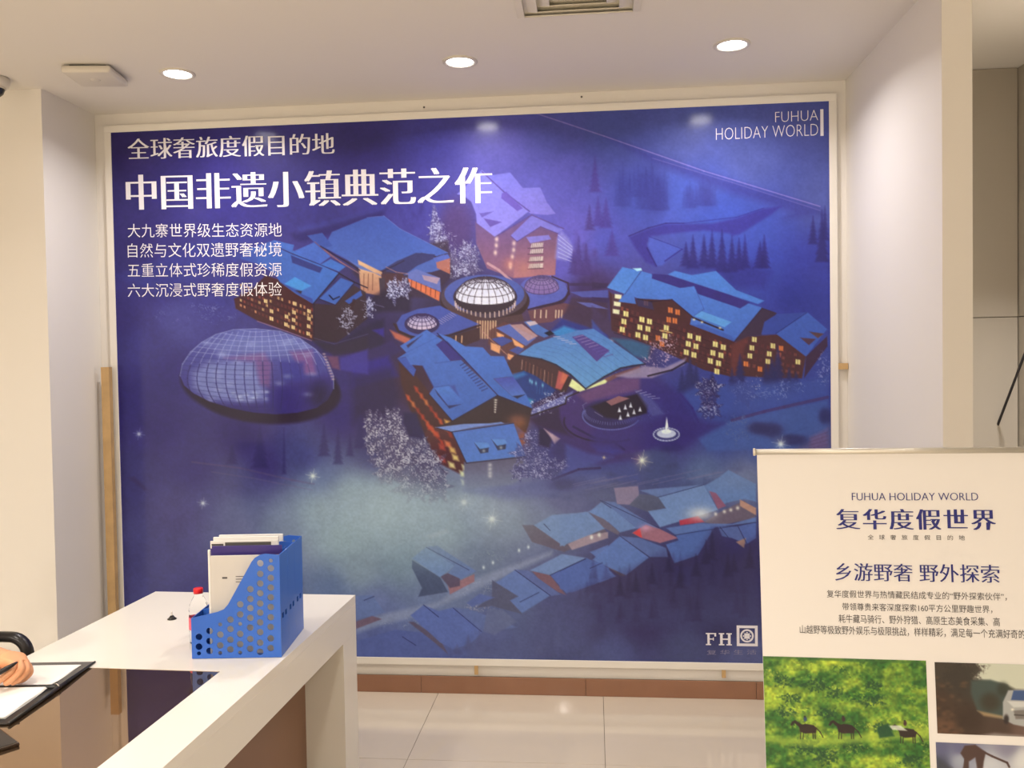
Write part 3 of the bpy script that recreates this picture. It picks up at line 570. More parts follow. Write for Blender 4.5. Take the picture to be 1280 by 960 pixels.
c.poly(Z('F', (700, 440), (790, 400), (930, 392), (1070, 502), (1050, 612), (900, 610), (740, 600), (690, 600)), (80, 46, 54), 1, 1)
c.wins(Z('F', (760, 405), (1060, 490), (1040, 600), (740, 560)), 11, 4, [(130, 70, 70), (110, 56, 60), (96, 50, 60)], .8, .45, .45, seed=3)
c.poly(Z('F', (700, 440), (780, 405), (760, 470), (720, 600), (690, 600)), (120, 60, 60), .6, 2)
for x, y, q in ((812, 418, YL), (800, 460, YL), (790, 500, YL), (905, 450, YL), (945, 462, OR), (887, 490, YL), (880, 528, YL), (770, 540, OR), (1030, 530, YL), (840, 566, OR), (935, 495, (180, 90, 70))): c.poly(Z('F', (x - 11, y - 14), (x + 11, y - 11), (x + 10, y + 13), (x - 12, y + 10)), q, .9, .6); c.line(Z('F', (x, y - 12), (x, y + 12)), (110, 60, 50), .6, .9)
c.poly(Z('F', (846, 392), (862, 330), (925, 290), (1072, 282), (1060, 296), (926, 388)), (56, 72, 152), 1); c.poly(Z('F', (922, 390), (1076, 280), (1176, 366), (1070, 502)), (66, 92, 176), 1); c.line(Z('F', (920, 388), (1076, 282)), (40, 44, 104), 1, .9)
c.poly(Z('F', (1070, 502), (1176, 400), (1178, 450), (1060, 612)), (66, 42, 70), 1); c.poly(Z('F', (1040, 408), (1120, 415), (1085, 446)), (84, 54, 74), 1); c.poly(Z('F', (1085, 378), (1160, 388), (1130, 412)), (92, 62, 70), 1)
# right garden
for x, y, wd, h in ((450, 690, 60, 120), (490, 690, 90, 190), (520, 660, 60, 120), (700, 680, 60, 120), (740, 660, 80, 170), (900, 650, 90, 140), (930, 660, 90, 210), (985, 680, 80, 120), (1020, 660, 70, 80), (870, 650, 60, 110), (600, 660, 60, 80)):
    (X, Y), = Z('F', (x, y)); c.cone(X, Y, wd / 4, h / 4, (44, 44, 96), .85)
c.poly(Z('F', (520, 650), (700, 640), (1100, 620), (1178, 600), (1178, 700), (960, 745), (700, 790), (540, 800), (470, 720), (440, 690)), (64, 82, 158), .75, 4)
c.poly(Z('F', (530, 912), (700, 822), (960, 765), (1178, 720), (1178, 880), (1000, 965), (580, 975)), (70, 94, 164), .75, 2)
for k in range(9): c.line(Z('F', (600 + k * 60, 905 + (k % 2) * 20), (760 + k * 55, 850 + (k % 3) * 18)), (60, 80, 146), .7, .6)
c.line(Z('F', (700, 822), (860, 778), (960, 755), (1178, 706)), (72, 56, 112), 4, .8)
c.line(Z('F', (440, 690), (500, 760), (530, 830)), (52, 40, 116), 3, .7)
for x, y, rx, ry, q, d in ((345, 480, 70, 75, (214, 178, 200), None), (400, 440, 30, 50, (226, 190, 204), None), (300, 530, 50, 50, (206, 170, 196), None), (582, 660, 66, 50, (196, 190, 216), (56, 44, 84)), (590, 770, 58, 44, (176, 176, 214), (54, 46, 96)), (585, 715, 45, 50, (120, 110, 160), (50, 40, 84)), (765, 680, 62, 66, (104, 114, 178), (62, 72, 140)), (828, 638, 26, 34, (216, 200, 206), None), (950, 670, 50, 48, (130, 138, 196), None), (850, 690, 60, 30, (112, 122, 184), None), (1035, 655, 30, 26, (150, 156, 206), None), (1160, 560, 34, 90, (150, 150, 205), None), (1150, 620, 40, 30, (120, 124, 186), None), (730, 860, 60, 70, (88, 100, 150), None)):
    (X, Y), = Z('F', (x, y)); c.speck(X, Y, rx / 4, ry / 4, q, .5, .85, 1.9, d)
for x, y, rx, ry in ((830, 860, 55, 34), (900, 870, 60, 40), (1165, 800, 34, 44), (1000, 920, 90, 30), (390, 950, 60, 30)): (X, Y), = Z('F', (x, y)); c.blob(X, Y, rx / 4, ry / 4, (46, 44, 96), .85, 4)
c.poly(Z('F', (1090, 905), (1178, 862), (1178, 960), (1090, 975)), (116, 92, 140), .7, 3)
for k in range(4): c.line(Z('F', (1085, 915 + k * 16), (1178, 880 + k * 20)), (90, 66, 110), .8, .6)
# forecourt
c.ell(775, 528, 62, 40, (62, 44, 118), .95, 3); c.poly(Z('G', (430, 540), (620, 400), (700, 560), (900, 700), (1080, 780), (1200, 760), (1200, 830), (900, 860), (700, 780), (520, 640)), (60, 42, 108), .9, 4)
c.poly(Z('G', (360, 500), (640, 400), (640, 500), (760, 620), (700, 640), (430, 560)), (50, 34, 72), .95, 3)
c.ell(*Z('G', (745, 470))[0], 24, 31, (66, 44, 112), 1, 2, -.3)
c.ring(*Z('G', (960, 520))[0], 55, 26, (44, 28, 66), 2.2, .8, 60, 190); c.line(Z('G', (700, 560), (850, 640), (1000, 670), (1080, 730)), (42, 28, 78), 3, .8); c.poly(Z('G', (840, 690), (1000, 700), (1070, 750), (1000, 775), (880, 750)), (58, 56, 140), .8, 3)
c.poly(Z('F', (100, 620), (300, 600), (450, 690), (520, 820), (660, 840), (440, 960), (0, 960), (0, 870), (200, 870)), (56, 44, 118), .8, 5)
c.poly(Z('G', (730, 320), (960, 215), (1080, 190), (1200, 190), (1200, 290), (1040, 320), (800, 380)), (108, 70, 118), .9, 3); c.speck(*Z('G', (960, 270))[0], 32, 13, (140, 100, 140), .35, .5, 1.6)
c.ell(*Z('G', (985, 470))[0], 38, 19, (48, 38, 92), 1, 1.5); c.ring(*Z('G', (985, 475))[0], 36, 18, (96, 96, 168), 1.6, .8, 20, 200)
for k in range(30):
    t = math.radians(25 + k * 5.6); X, Y = 764 + 34 * math.cos(t), 517 + 14 * math.sin(t); c.line([(X, Y), (X - 2 * math.cos(t), Y - 3)], (128, 132, 196), .7, .6)
c.ell(796, 513, 36, 17, (60, 56, 128), .6, 3); c.speck(808, 512, 22, 14, (110, 116, 186), .4, .6, 1.7)
c.poly(Z('G', (830, 410), (940, 370), (1190, 310), (1260, 400), (1250, 460), (1060, 510), (940, 490)), (36, 24, 46), .95, 1.5)
c.poly(Z('G', (945, 372), (1040, 330), (1122, 348), (985, 402)), (146, 96, 104), 1); c.line(Z('G', (780, 430), (770, 400), (800, 380)), (120, 120, 170), .8, .7); c.line(Z('G', (860, 450), (920, 485)), (150, 140, 170), .8, .7)
for x, y in ((1045, 435), (1090, 415), (1130, 400), (1053, 492), (1110, 468), (1155, 450), (1200, 430)): (X, Y), = Z('G', (x, y)); c.poly([(X, Y - 3.4), (X + 2, Y + 2.6), (X - 2, Y + 2.6)], (236, 232, 244), .95, .7)
c.poly(Z('F', (215, 670), (290, 700), (360, 790), (300, 800)), (92, 92, 156), .6, 2)
for k in range(5): c.line(Z('F', (220 + k * 20, 680 + k * 8), (250 + k * 22, 670 + k * 10)), (190, 188, 215), .8, .6)
# arched hall
c.poly(Z('G', (195, 90), (262, 20), (300, 25), (420, 40), (560, 90), (665, 175), (610, 300), (520, 250), (300, 150), (240, 160)), (74, 48, 56), 1)
for k in range(9): c.line(Z('G', (318 + k * 28, 60 + k * 13), (312 + k * 28, 130 + k * 16)), (150, 90, 80) if k % 3 else (226, 170, 150), .9, .7)
c.poly(Z('G', (590, 140), (665, 175), (625, 290), (565, 270)), (190, 90, 90), .95, 1); c.poly(Z('G', (620, 150), (665, 180), (640, 240), (600, 235)), (222, 120, 90), .7, 1.5)
c.poly(Z('G', (210, 185), (330, 140), (420, 180), (565, 285), (540, 320), (385, 392)), (34, 58, 128), 1, 1); c.poly(Z('G', (300, 320), (400, 360), (385, 390), (340, 370)), (50, 140, 190), .9, 2); c.poly(Z('G', (205, 180), (330, 150), (350, 170), (260, 205)), (60, 130, 196), .7, 2)
for x, y in ((375, 215), (390, 225), (420, 235), (300, 340), (470, 250)): c.blob(*Z('G', (x, y))[0], 1.2, 2.6, (130, 196, 226), .9)
for k in range(6): c.line(Z('G', (430 + k * 20, 250 + k * 10), (425 + k * 20, 310 + k * 4)), (44, 96, 160), .9, .6)
c.poly(Z('G', (665, 255), (690, 200), (790, 275), (965, 190), (1000, 175), (940, 235), (740, 300)), (238, 236, 170), 1, .8); c.poly(Z('G', (660, 180), (690, 200), (645, 300), (600, 300)), (60, 38, 46), 1)
c.poly(Z('G', (930, 200), (1010, 165), (1200, 100), (1200, 150), (1030, 190), (960, 225)), (120, 74, 78), .9, 1); c.poly(Z('F', (120, 600), (260, 550), (360, 560), (470, 510), (460, 545), (300, 610), (180, 610)), (160, 140, 170), .85, 1.5); c.line(Z('F', (280, 600), (400, 570), (470, 530)), (40, 28, 50), 2.4, .9)
roof = [(647, 444), (668, 430), (690, 422), (722, 413), (742, 411), (772, 431), (806, 455), (790, 456), (776, 460), (755, 471), (732, 486), (713, 468), (695, 456), (677, 449)]
c.poly(roof, (84, 124, 190), 1, .6, (106, 158, 210), 1)
for k in range(9):
    f = k / 9; c.line([(650 + 92 * f, 443 - 31 * f), (682 + 82 * f, 448 - 26 * f), (716 + 72 * f, 470 - 27 * f), (733 + 68 * f, 483 - 30 * f)], (74, 108, 176), .7, .55)
c.line([(647, 444), (677, 449), (695, 456), (713, 468), (732, 486), (755, 471), (776, 460), (806, 455)], (44, 40, 62), 2, .95)
c.poly([(715, 421), (728, 418), (762, 438), (746, 452)], (84, 62, 136), .95)
for k in range(9): c.line([(718 + k * 4.6, 422 + k * 3), (729 + k * 4.6, 419 + k * 3)], (150, 130, 180) if k < 5 else (100, 84, 160), 1, .8)
for k in range(5): c.line([(692 + k * 5, 421 + k * 2.2), (700 + k * 5, 421 + k * 2.2)], (200, 190, 210), .9, .7)
c.poly(Z('G', (358, 445), (640, 322), (700, 290), (690, 330), (640, 380), (385, 472)), (104, 104, 168), 1, .8); c.speck(*Z('G', (440, 410))[0], 20, 9, (216, 214, 240), .5, .9, 1.5); c.speck(*Z('G', (570, 350))[0], 20, 8, (206, 204, 236), .5, .9, 1.5)
c.line(Z('G', (380, 478), (640, 388), (650, 340), (740, 300)), (40, 26, 40), 2, .9)
# south building
c.poly(Z('D', (110, 310), (240, 420), (340, 540), (520, 750), (560, 960), (440, 960), (300, 850), (200, 680), (130, 480)), (70, 38, 44), 1, 1.5)
c.poly(Z('M', (540, 280), (680, 320), (780, 540), (720, 600), (560, 520), (480, 330)), (86, 44, 50), 1, 1.5)
for j in range(4):
    for i in range(9 - j):
        x, y = 185 + i * 36 + j * 62, 585 + i * 48 - j * 62 + 40 * (j == 3)
        if x > 520 or y > 950 or x - 250 > (y - 400) * .75: continue
        q = [(232, 92, 52), (206, 66, 44), (170, 56, 44), (240, 130, 70)][(i * 3 + j) % 4]
        c.poly(Z('D', (x - 20, y - 26), (x + 4, y - 16), (x + 16, y + 26), (x - 8, y + 14)), q, .8, 1.6)
for x, y, q in ((640, 400, (226, 120, 80)), (670, 440, (238, 190, 110)), (690, 490, (240, 210, 130)), (665, 540, (240, 220, 150)), (600, 500, (200, 80, 70)), (600, 420, (180, 70, 60)), (560, 330, (200, 80, 56)), (520, 290, (196, 70, 50)), (755, 560, (240, 236, 176)), (740, 600, (226, 226, 180)), (750, 660, (190, 196, 190)), (640, 260, (240, 180, 90))):
    c.poly(Z('M', (x - 24, y - 24), (x + 14, y - 10), (x + 24, y + 24), (x - 14, y + 14)), q, .9, 1.6)
c.line(Z('M', (480, 330), (560, 520), (620, 590)), (50, 34, 54), 1.2, .7)
c.poly(Z('D', (510, 758), (850, 570), (1112, 665), (1080, 800), (1060, 850), (970, 770), (390, 802)), (56, 40, 50), 1, .8); c.blob(*Z('D', (1010, 770))[0], 11, 8, (150, 90, 60), .8); c.blob(*Z('D', (1040, 890))[0], 7, 10, (176, 84, 44), .8); c.blob(*Z('D', (1000, 740))[0], 10, 5, (130, 80, 76), .6)
for k in range(6): c.blob(*Z('D', (838 - k, 600 + k * 18))[0], 1.9 - k * .15, 1.2, (236, 222, 206), .9)
c.poly(Z('D', (95, 290), (160, 278), (240, 372), (222, 426)), (60, 84, 170), 1)
B1, B2 = (76, 110, 194), (70, 100, 186)
c.poly(Z('D', (120, 195), (320, 72), (440, 150), (395, 185), (500, 308), (578, 300), (850, 562), (512, 756), (338, 556), (375, 502), (290, 342), (200, 336), (160, 275), (98, 290), (168, 245)), B1, 1, .6, (68, 102, 184))
c.poly(Z('D', (405, 100), (500, 132), (610, 198), (742, 206), (800, 270), (900, 272), (968, 420), (820, 440), (960, 572), (1065, 556), (1114, 664), (850, 562), (600, 296), (450, 155)), (78, 114, 198), 1, .6, (68, 106, 190))
c.poly(Z('D', (825, 440), (968, 424), (1066, 556), (960, 572)), (70, 78, 170), 1, .6, (84, 116, 196))
c.poly(Z('D', (168, 190), (290, 110), (180, 210)), (48, 40, 78), .9); c.line(Z('D', (165, 245), (440, 112)), (62, 88, 168), .8, .7)
c.poly(Z('D', (440, 155), (476, 160), (602, 294), (500, 306), (390, 186)), (58, 50, 128), 1); c.line(Z('D', (400, 100), (602, 296), (852, 564)), (38, 34, 80), 1.3, .95)
for k in range(11): c.line(Z('D', (572 + k * 16, 342 + k * 19), (606 + k * 17, 322 + k * 19)), (40, 40, 90), 1, .95)
c.line(Z('D', (385, 325), (500, 310)), (58, 80, 160), .9, .8); c.line(Z('D', (290, 342), (372, 504), (490, 490)), (56, 76, 156), 1, .8)
c.poly(Z('D', (375, 512), (490, 492), (602, 620), (482, 640)), (80, 122, 204), 1, .6, (70, 104, 190)); c.poly(Z('D', (380, 515), (480, 642), (580, 632), (490, 664), (400, 560)), (44, 48, 96), .95)
c.poly(Z('D', (490, 492), (530, 490), (560, 570)), (62, 70, 150), .7, 1.5)
c.poly(Z('D', (965, 572), (1062, 558), (1000, 590)), (34, 30, 56), .9); c.line(Z('D', (98, 290), (222, 426)), (40, 36, 80), 1, .8); c.line(Z('D', (338, 556), (512, 758), (850, 566), (1112, 666)), (40, 30, 54), 1.3, .9)
c.poly(Z('I', (560, 70), (860, 36), (850, 150), (800, 185), (560, 215)), (92, 84, 112), 1, 1.5, (126, 134, 166))
for y in (85, 105, 125, 140): c.blob(*Z('I', (690, y))[0], 2.5, 2.4, (216, 210, 214), .7)
c.poly([(565, 540), (642, 529), (657, 570), (583, 578)], (80, 116, 198), 1, .6, (86, 124, 204)); c.poly(Z('D', (385, 806), (600, 780), (790, 775), (880, 765), (900, 775), (700, 800), (505, 838)), (120, 142, 208), 1); c.line([(546, 535), (565, 540), (642, 529)], (46, 36, 60), 1.1, .9)
c.line([(565, 540), (583, 579), (657, 571)], (48, 40, 66), 1.3, .9)
for x, y in ((875, 440), (990, 418)):
    c.poly(Z('M', (x - 60, y - 50), (x + 30, y - 48), (x + 46, y - 22), (x - 22, y - 6)), (96, 140, 212), 1); c.poly(Z('M', (x - 60, y - 50), (x - 22, y - 6), (x + 38, y - 16), (x + 34, y + 16), (x - 18, y + 24)), (46, 46, 76), .9); c.blob(*Z('M', (x + 4, y + 6))[0], 2, 2, (190, 196, 200), .7)
# frosted woods
for x, y, rx, ry in ((130, 260, 50, 90), (130, 380, 50, 100), (270, 250, 70, 90), (230, 340, 90, 120), (330, 330, 70, 100), (330, 420, 110, 110), (450, 390, 60, 40), (470, 480, 90, 70), (250, 500, 120, 110), (400, 560, 150, 110), (520, 560, 100, 120), (560, 680, 90, 110), (420, 680, 130, 90), (240, 600, 80, 70)):
    (X, Y), = Z('M', (x, y)); c.speck(X, Y, rx / 5.3, ry / 5.3, (206, 200, 214), .52, .85, 1.9, (84, 74, 108))
c.poly(Z('M', (345, 190), (430, 190), (480, 330), (470, 370), (380, 350), (340, 260)), (40, 32, 78), .95, 2)
for x, y, rx, ry in ((370, 650, 60, 40), (400, 620, 50, 40), (500, 620, 50, 20), (330, 760, 90, 70), (440, 740, 90, 80), (400, 880, 120, 70), (560, 850, 130, 60), (500, 930, 80, 30), (290, 900, 60, 60)):
    (X, Y), = Z('G', (x, y)); c.speck(X, Y, rx / 6, ry / 6, (180, 178, 218), .5, .85, 1.6, (66, 62, 118))
c.poly(Z('G', (440, 560), (510, 590), (540, 660), (520, 720), (440, 700)), (40, 30, 70), .95, 2); c.poly(Z('G', (480, 575), (600, 650), (560, 690), (530, 640)), (206, 170, 180), .9, 1.2); c.blob(*Z('G', (600, 740))[0], 10, 14, (52, 48, 104), .8, 3)
c.poly(Z('G', (640, 690), (820, 760), (1000, 790), (700, 900), (560, 950), (650, 860)), (74, 82, 160), .7, 3); c.poly(Z('G', (560, 958), (820, 850), (1140, 800), (1200, 960), (600, 990)), (66, 78, 150), .6, 4); c.line(Z('G', (540, 958), (740, 880), (900, 870)), (46, 34, 84), 3, .7)
c.poly(Z('I', (560, 215), (800, 185), (1000, 150), (1280, 120), (1280, 190), (1000, 240), (760, 260)), (92, 98, 156), .6, 4); c.blob(*Z('I', (1060, 180))[0], 20, 9, (60, 56, 104), .7, 3)
for k in range(40): X, Y = 690 + 290 * rs.rand(), 575 + 40 * rs.rand(); c.blob(X, Y + (900 - X) * .06, 8, 3.5, (62, 66, 112), .35)
for k in range(16): X = 700 + 260 * rs.rand(); Y = 606 - (X - 700) * .08 + 10 * rs.rand(); c.line([(X, Y), (X + 40, Y - 9)], (120, 112, 150), 1.2, .4)
# big glass egg dome, west
dx, dy = 320.5, 466.0
c.ell(dx + 4, dy + 14, 100, 47, (34, 20, 56), .95, 2.5, .10); c.ell(dx + 14, dy + 24, 92, 40, (36, 22, 50), .9, 2.5, .06)
out = [(225, 470), (228, 455), (238, 440), (252, 428), (270, 418), (292, 412), (320, 411), (350, 414), (375, 423), (395, 437), (410, 453), (417, 470), (417, 486), (410, 500), (396, 510), (372, 516), (345, 518), (318, 516), (288, 510), (262, 502), (242, 492), (230, 482)]
w, mm = c.mask(out, .8)
keep = c.C.copy()
c.poly(out, (92, 92, 165), 1, .7, (48, 38, 118))
c.poly(Z('H', (400, 340), (480, 290), (720, 280), (770, 480), (680, 500), (480, 480), (400, 420)), (134, 140, 196), .8, 6); c.poly(Z('H', (480, 200), (640, 150), (900, 150), (1000, 210), (880, 260), (560, 260)), (122, 128, 190), .6, 8)
c.poly(Z('H', (560, 270), (760, 245), (800, 300), (790, 420), (740, 400), (715, 290)), (134, 84, 136), .65, 3); c.poly(Z('H', (890, 240), (1000, 230), (1020, 350), (960, 350)), (140, 84, 136), .7, 3); c.poly(Z('H', (840, 290), (960, 290), (960, 400), (850, 380)), (54, 52, 140), .8, 3)
c.poly(Z('H', (800, 420), (1110, 350), (1090, 450), (950, 540), (800, 540)), (50, 38, 118), .9, 6); c.blob(*Z('H', (1040, 460))[0], 16, 18, (34, 24, 64), .8, 3); c.poly(Z('H', (470, 500), (800, 500), (900, 560), (600, 550)), (44, 34, 110), .8, 5)
for k in range(22): c.blob(*Z('H', (420 + 640 * rs.rand(), 180 + 300 * rs.rand()))[0], 6, 3, (178, 182, 220), .35)
for k in range(14): c.blob(*Z('H', (600 + 200 * rs.rand(), 440 + 50 * rs.rand()))[0], 3, 1.6, (190, 196, 226), .5)
for i in range(17):
    f = -1 + 2 * (i + .5) / 17; top = (320 + 62 * f, 414 + 6 * f * f); mid = (320 + 100 * f - 3, 470 - 4 * (1 - f * f)); bot = (322 + 80 * f, 514 - 8 * f * f)
    P = [((1 - t) ** 2 * top[0] + 2 * t * (1 - t) * (2 * mid[0] - (top[0] + bot[0]) / 2) + t * t * bot[0], (1 - t) ** 2 * top[1] + 2 * t * (1 - t) * (2 * mid[1] - (top[1] + bot[1]) / 2) + t * t * bot[1]) for t in np.linspace(0, 1, 12)]
    c.line(P[:5], (168, 172, 218), .8, .6); c.line(P[4:], (44, 38, 98), 1.2, .85 if f < .45 else .35)
for j in range(17):
    y = 414 + j * 6; hw = 96 * math.sqrt(max(0, 1 - ((y - 464) / 53) ** 2)); P = [(321 + hw * u, y + 7 * (1 - u * u) - 6) for u in np.linspace(-1, 1, 12)]
    c.line(P if j < 6 else P[:8], (166, 170, 216) if j < 6 else (56, 50, 116), .7, .6)
full = c.C.copy(); c.C = keep; c.C[w] = keep[w] * (1 - mm[..., None]) + full[w] * mm[..., None]
c.line(out[:13], (150, 154, 206), .9, .7)
for k in range(10): c.blob(*Z('H', (1060 + k * 5, 250 + k * 14))[0], 2, 1.2, (226, 190, 180), .7)
c.poly(Z('H', (1075, 260), (1130, 262), (1140, 330), (1100, 320)), (120, 70, 100), .8, 1.5)
for x, y, wd, h in ((740, 820, 90, 220), (1060, 760, 60, 160), (1130, 800, 50, 180), (1190, 760, 40, 120), (860, 850, 20, 230), (1240, 720, 60, 180), (600, 800, 60, 100)): (X, Y), = Z('H', (x, y)); c.cone(X, Y, wd / 4, h / 4, (42, 34, 92), .6)
for x, y in ((490, 30), (560, 50), (480, 60), (520, 20), (600, 60)): c.speck(*Z('H', (x, y))[0], 9, 5, (112, 110, 170), .45, .6, 1.8)
c.line(Z('H', (400, 790), (640, 820), (900, 880), (1010, 900)), (92, 72, 116), 2.4, .5); c.line(Z('H', (500, 840), (700, 870), (1000, 930)), (96, 84, 126), 2, .4); c.poly(Z('H', (80, 870), (110, 860), (180, 930), (160, 930)), (58, 44, 90), .6, 2)
c.poly([(200, 745), (260, 715), (262, 745), (160, 765)], (60, 58, 120), .4, 6)
# village, bottom
def house(k, faces, edges=()):
    for pts, col in faces: c.poly(Z(k, *pts), col, .96, .8)
    for pts in edges: c.line(Z(k, *pts), (44, 46, 88), .9, .85)
c.poly(Z('I', (20, 925), (130, 890), (290, 850), (500, 765), (800, 625), (1000, 535), (1000, 515), (760, 600), (620, 650), (430, 770), (160, 830), (20, 880)), (150, 156, 186), .75, 3)
c.speck(*Z('I', (640, 700))[0], 40, 10, (190, 192, 208), .4, .5, 1.7); c.speck(*Z('I', (240, 860))[0], 30, 10, (180, 184, 204), .4, .5, 1.7)
for x, y in ((720, 750), (690, 800), (740, 740), (600, 800)): c.speck(*Z('I', (x, y))[0], 12, 8, (176, 170, 186), .5, .7, 1.8)
house('I', [(((300, 560), (440, 645), (480, 720), (330, 745), (350, 700), (300, 600)), (78, 86, 118)), (((480, 690), (612, 630), (612, 668), (490, 732)), (164, 116, 126)), (((440, 640), (480, 625), (540, 650), (540, 690), (490, 700)), (96, 80, 104)),
     (((300, 552), (370, 495), (515, 588), (440, 646)), (118, 142, 192)), (((370, 495), (425, 488), (622, 616), (545, 655), (480, 625), (512, 590)), (106, 124, 178))], [((372, 497), (585, 610)),])
house('I', [(((850, 385), (910, 385), (1060, 490), (1120, 430), (1260, 400), (1280, 430), (1060, 520), (900, 470)), (104, 92, 112)), (((910, 386), (1000, 335), (1180, 320), (1262, 400), (1100, 450), (1060, 492)), (122, 146, 194)), (((1180, 318), (1280, 280), (1280, 370), (1262, 380)), (116, 140, 192)), (((1080, 480), (1150, 440), (1280, 420), (1280, 450), (1100, 510)), (170, 146, 160))], [((960, 380), (990, 412))])
for x, y in ((658, 597), (705, 573), (835, 512), (882, 495), (1198, 448), (1237, 434)): c.blob(*Z('I', (x, y))[0], 1.5, 2.2, (230, 236, 236), .9)
for x, y in ((660, 540), (740, 530), (700, 560), (560, 560)): c.speck(*Z('I', (x, y))[0], 14, 10, (140, 152, 168), .4, .5, 2)
house('I', [(((700, 660), (830, 740), (850, 830), (700, 790), (620, 800), (700, 740)), (92, 92, 122)), (((720, 672), (815, 610), (990, 738), (850, 826), (790, 762), (832, 742)), (106, 126, 186)), (((815, 608), (880, 612), (1045, 732), (992, 740)), (98, 110, 168))], [((815, 610), (992, 738)), ((840, 770), (935, 722))])
house('I', [(((900, 615), (990, 635), (1070, 735), (1030, 720), (930, 650)), (130, 92, 106)), (((890, 612), (1050, 530), (1172, 550), (992, 636)), (122, 144, 194)), (((992, 636), (1172, 550), (1285, 600), (1285, 655), (1072, 726)), (88, 108, 180)), (((1190, 520), (1280, 485), (1280, 575), (1250, 570)), (100, 122, 186))], [((990, 636), (1170, 552)), ((1190, 604), (1250, 574))])
house('I', [(((20, 740), (100, 735), (165, 822), (20, 860)), (110, 124, 174)), (((20, 868), (100, 840), (150, 855), (20, 905)), (124, 98, 118))], [((60, 762), (110, 742))])
house('K', [(((30, 430), (230, 372), (390, 388), (520, 522), (30, 522)), (92, 102, 164)), (((300, 330), (330, 330), (470, 420), (510, 500), (440, 440)), (100, 88, 112)), (((312, 295), (382, 240), (462, 272), (540, 254), (700, 380), (640, 440), (540, 478), (470, 440)), (100, 114, 180)), (((540, 254), (620, 262), (820, 330), (880, 360), (700, 384)), (104, 116, 170)), (((610, 230), (680, 180), (760, 200), (640, 250)), (98, 110, 170)), (((720, 265), (800, 262), (880, 330), (760, 400), (700, 380)), (106, 112, 152))], [((382, 240), (462, 304)), ((540, 256), (690, 382)), ((270, 410), (340, 455))])
house('J', [(((0, 350), (130, 318), (232, 400), (60, 470), (0, 492)), (118, 142, 192)), (((145, 320), (215, 350), (300, 420), (290, 435), (220, 400)), (110, 100, 122)), (((145, 320), (212, 265), (300, 330), (385, 400), (300, 422), (230, 360)), (112, 138, 192)), (((212, 265), (275, 270), (480, 395), (500, 405), (385, 402)), (98, 118, 176))], [((210, 264), (500, 402)), ((200, 262), (255, 300))])
house('J', [(((270, 200), (390, 190), (400, 262), (375, 285), (285, 280)), (150, 128, 156)), (((345, 285), (400, 230), (500, 240), (530, 300), (440, 320)), (86, 88, 116)), (((400, 212), (450, 206), (640, 190), (720, 184), (492, 246)), (108, 128, 182)), (((492, 246), (720, 184), (790, 310), (500, 396), (440, 316), (530, 302)), (122, 148, 200)), (((720, 190), (790, 150), (842, 110), (980, 180), (980, 268), (920, 255), (830, 275), (800, 300)), (106, 134, 190)), (((745, 215), (780, 225), (830, 290), (790, 305)), (150, 90, 120))], [((490, 246), (720, 184))])
house('J', [(((720, 370), (800, 320), (920, 262), (980, 320), (975, 350), (790, 390)), (112, 96, 116)), (((900, 258), (980, 300), (980, 336), (900, 290)), (196, 146, 130)), (((596, 362), (690, 340), (722, 370), (600, 386)), (186, 56, 78)), (((360, 425), (430, 385), (500, 405), (590, 450), (500, 475), (410, 450)), (170, 112, 130)), (((365, 425), (400, 400), (410, 450)), (224, 66, 74))], [])
c.blob(*Z('J', (705, 330))[0], 16, 8, (240, 232, 226), .8); c.blob(*Z('J', (430, 400))[0], 7, 4, (220, 160, 190), .8)
for x, y in ((778, 330), (822, 318), (854, 310), (888, 300), (158, 445), (195, 435)): c.blob(*Z('J', (x, y))[0], 2, 2.2, (244, 232, 220), .9)
house('J', [(((530, 400), (700, 376), (860, 380), (980, 345), (980, 370), (775, 395), (580, 436)), (98, 122, 184)), (((580, 436), (775, 392), (690, 536), (572, 576), (530, 482), (592, 462)), (86, 110, 180)), (((790, 392), (890, 392), (930, 480), (860, 450), (810, 440)), (88, 104, 166)), (((890, 392), (980, 370), (980, 450), (932, 482)), (86, 106, 178)), (((880, 470), (930, 450), (920, 500)), (170, 130, 120))], [((575, 436), (980, 372)), ((800, 395), (840, 445)), ((890, 392), (935, 480))])
house('J', [(((220, 580), (240, 575), (330, 640), (300, 640)), (90, 72, 90)), (((400, 450), (300, 440), (450, 545), (540, 545), (530, 500)), (94, 112, 172)), (((160, 560), (300, 440), (446, 546), (330, 636)), (98, 124, 190)), (((0, 618), (125, 555), (212, 578), (280, 642), (60, 722), (0, 704)), (86, 106, 176))], [((300, 440), (446, 546)), ((0, 615), (125, 556)), ((150, 602), (212, 574))])
c.poly(Z('J', (575, 600), (660, 598), (650, 690), (570, 660)), (52, 50, 120), .8, 3)
fo = Z('J', (60, 735), (200, 690), (300, 640), (420, 590), (520, 530), (570, 590), (690, 545), (740, 470), (775, 415), (800, 520), (880, 540), (930, 500), (990, 460), (1010, 860), (900, 880), (100, 900), (0, 830))
c.poly(fo, (50, 42, 86), .75, 10, (70, 70, 118))
for k in range(46):
    X, Y = Z('J', (100 + 880 * rs.rand(), 640 + 240 * rs.rand()))[0]; c.cone(X, Y, 9 + 6 * rs.rand(), 20 + 18 * rs.rand(), (46, 38, 80), .28)
for x, y, h in ((760, 560, 150), (730, 580, 120), (545, 620, 100), (600, 700, 110), (680, 640, 110), (840, 640, 110), (950, 600, 120), (460, 680, 100), (380, 720, 100), (300, 740, 90), (870, 620, 90)): X, Y = Z('J', (x, y))[0]; c.cone(X, Y, 13, h / 4, (44, 36, 78), .75)
for x, y, h in ((620, 480, 80), (680, 480, 100), (560, 500, 50), (720, 500, 90), (860, 480, 90), (1000, 500, 60), (1100, 460, 120)): X, Y = Z('K', (x, y))[0]; c.cone(X, Y, 13, h / 4.267, (90, 92, 138), .7)
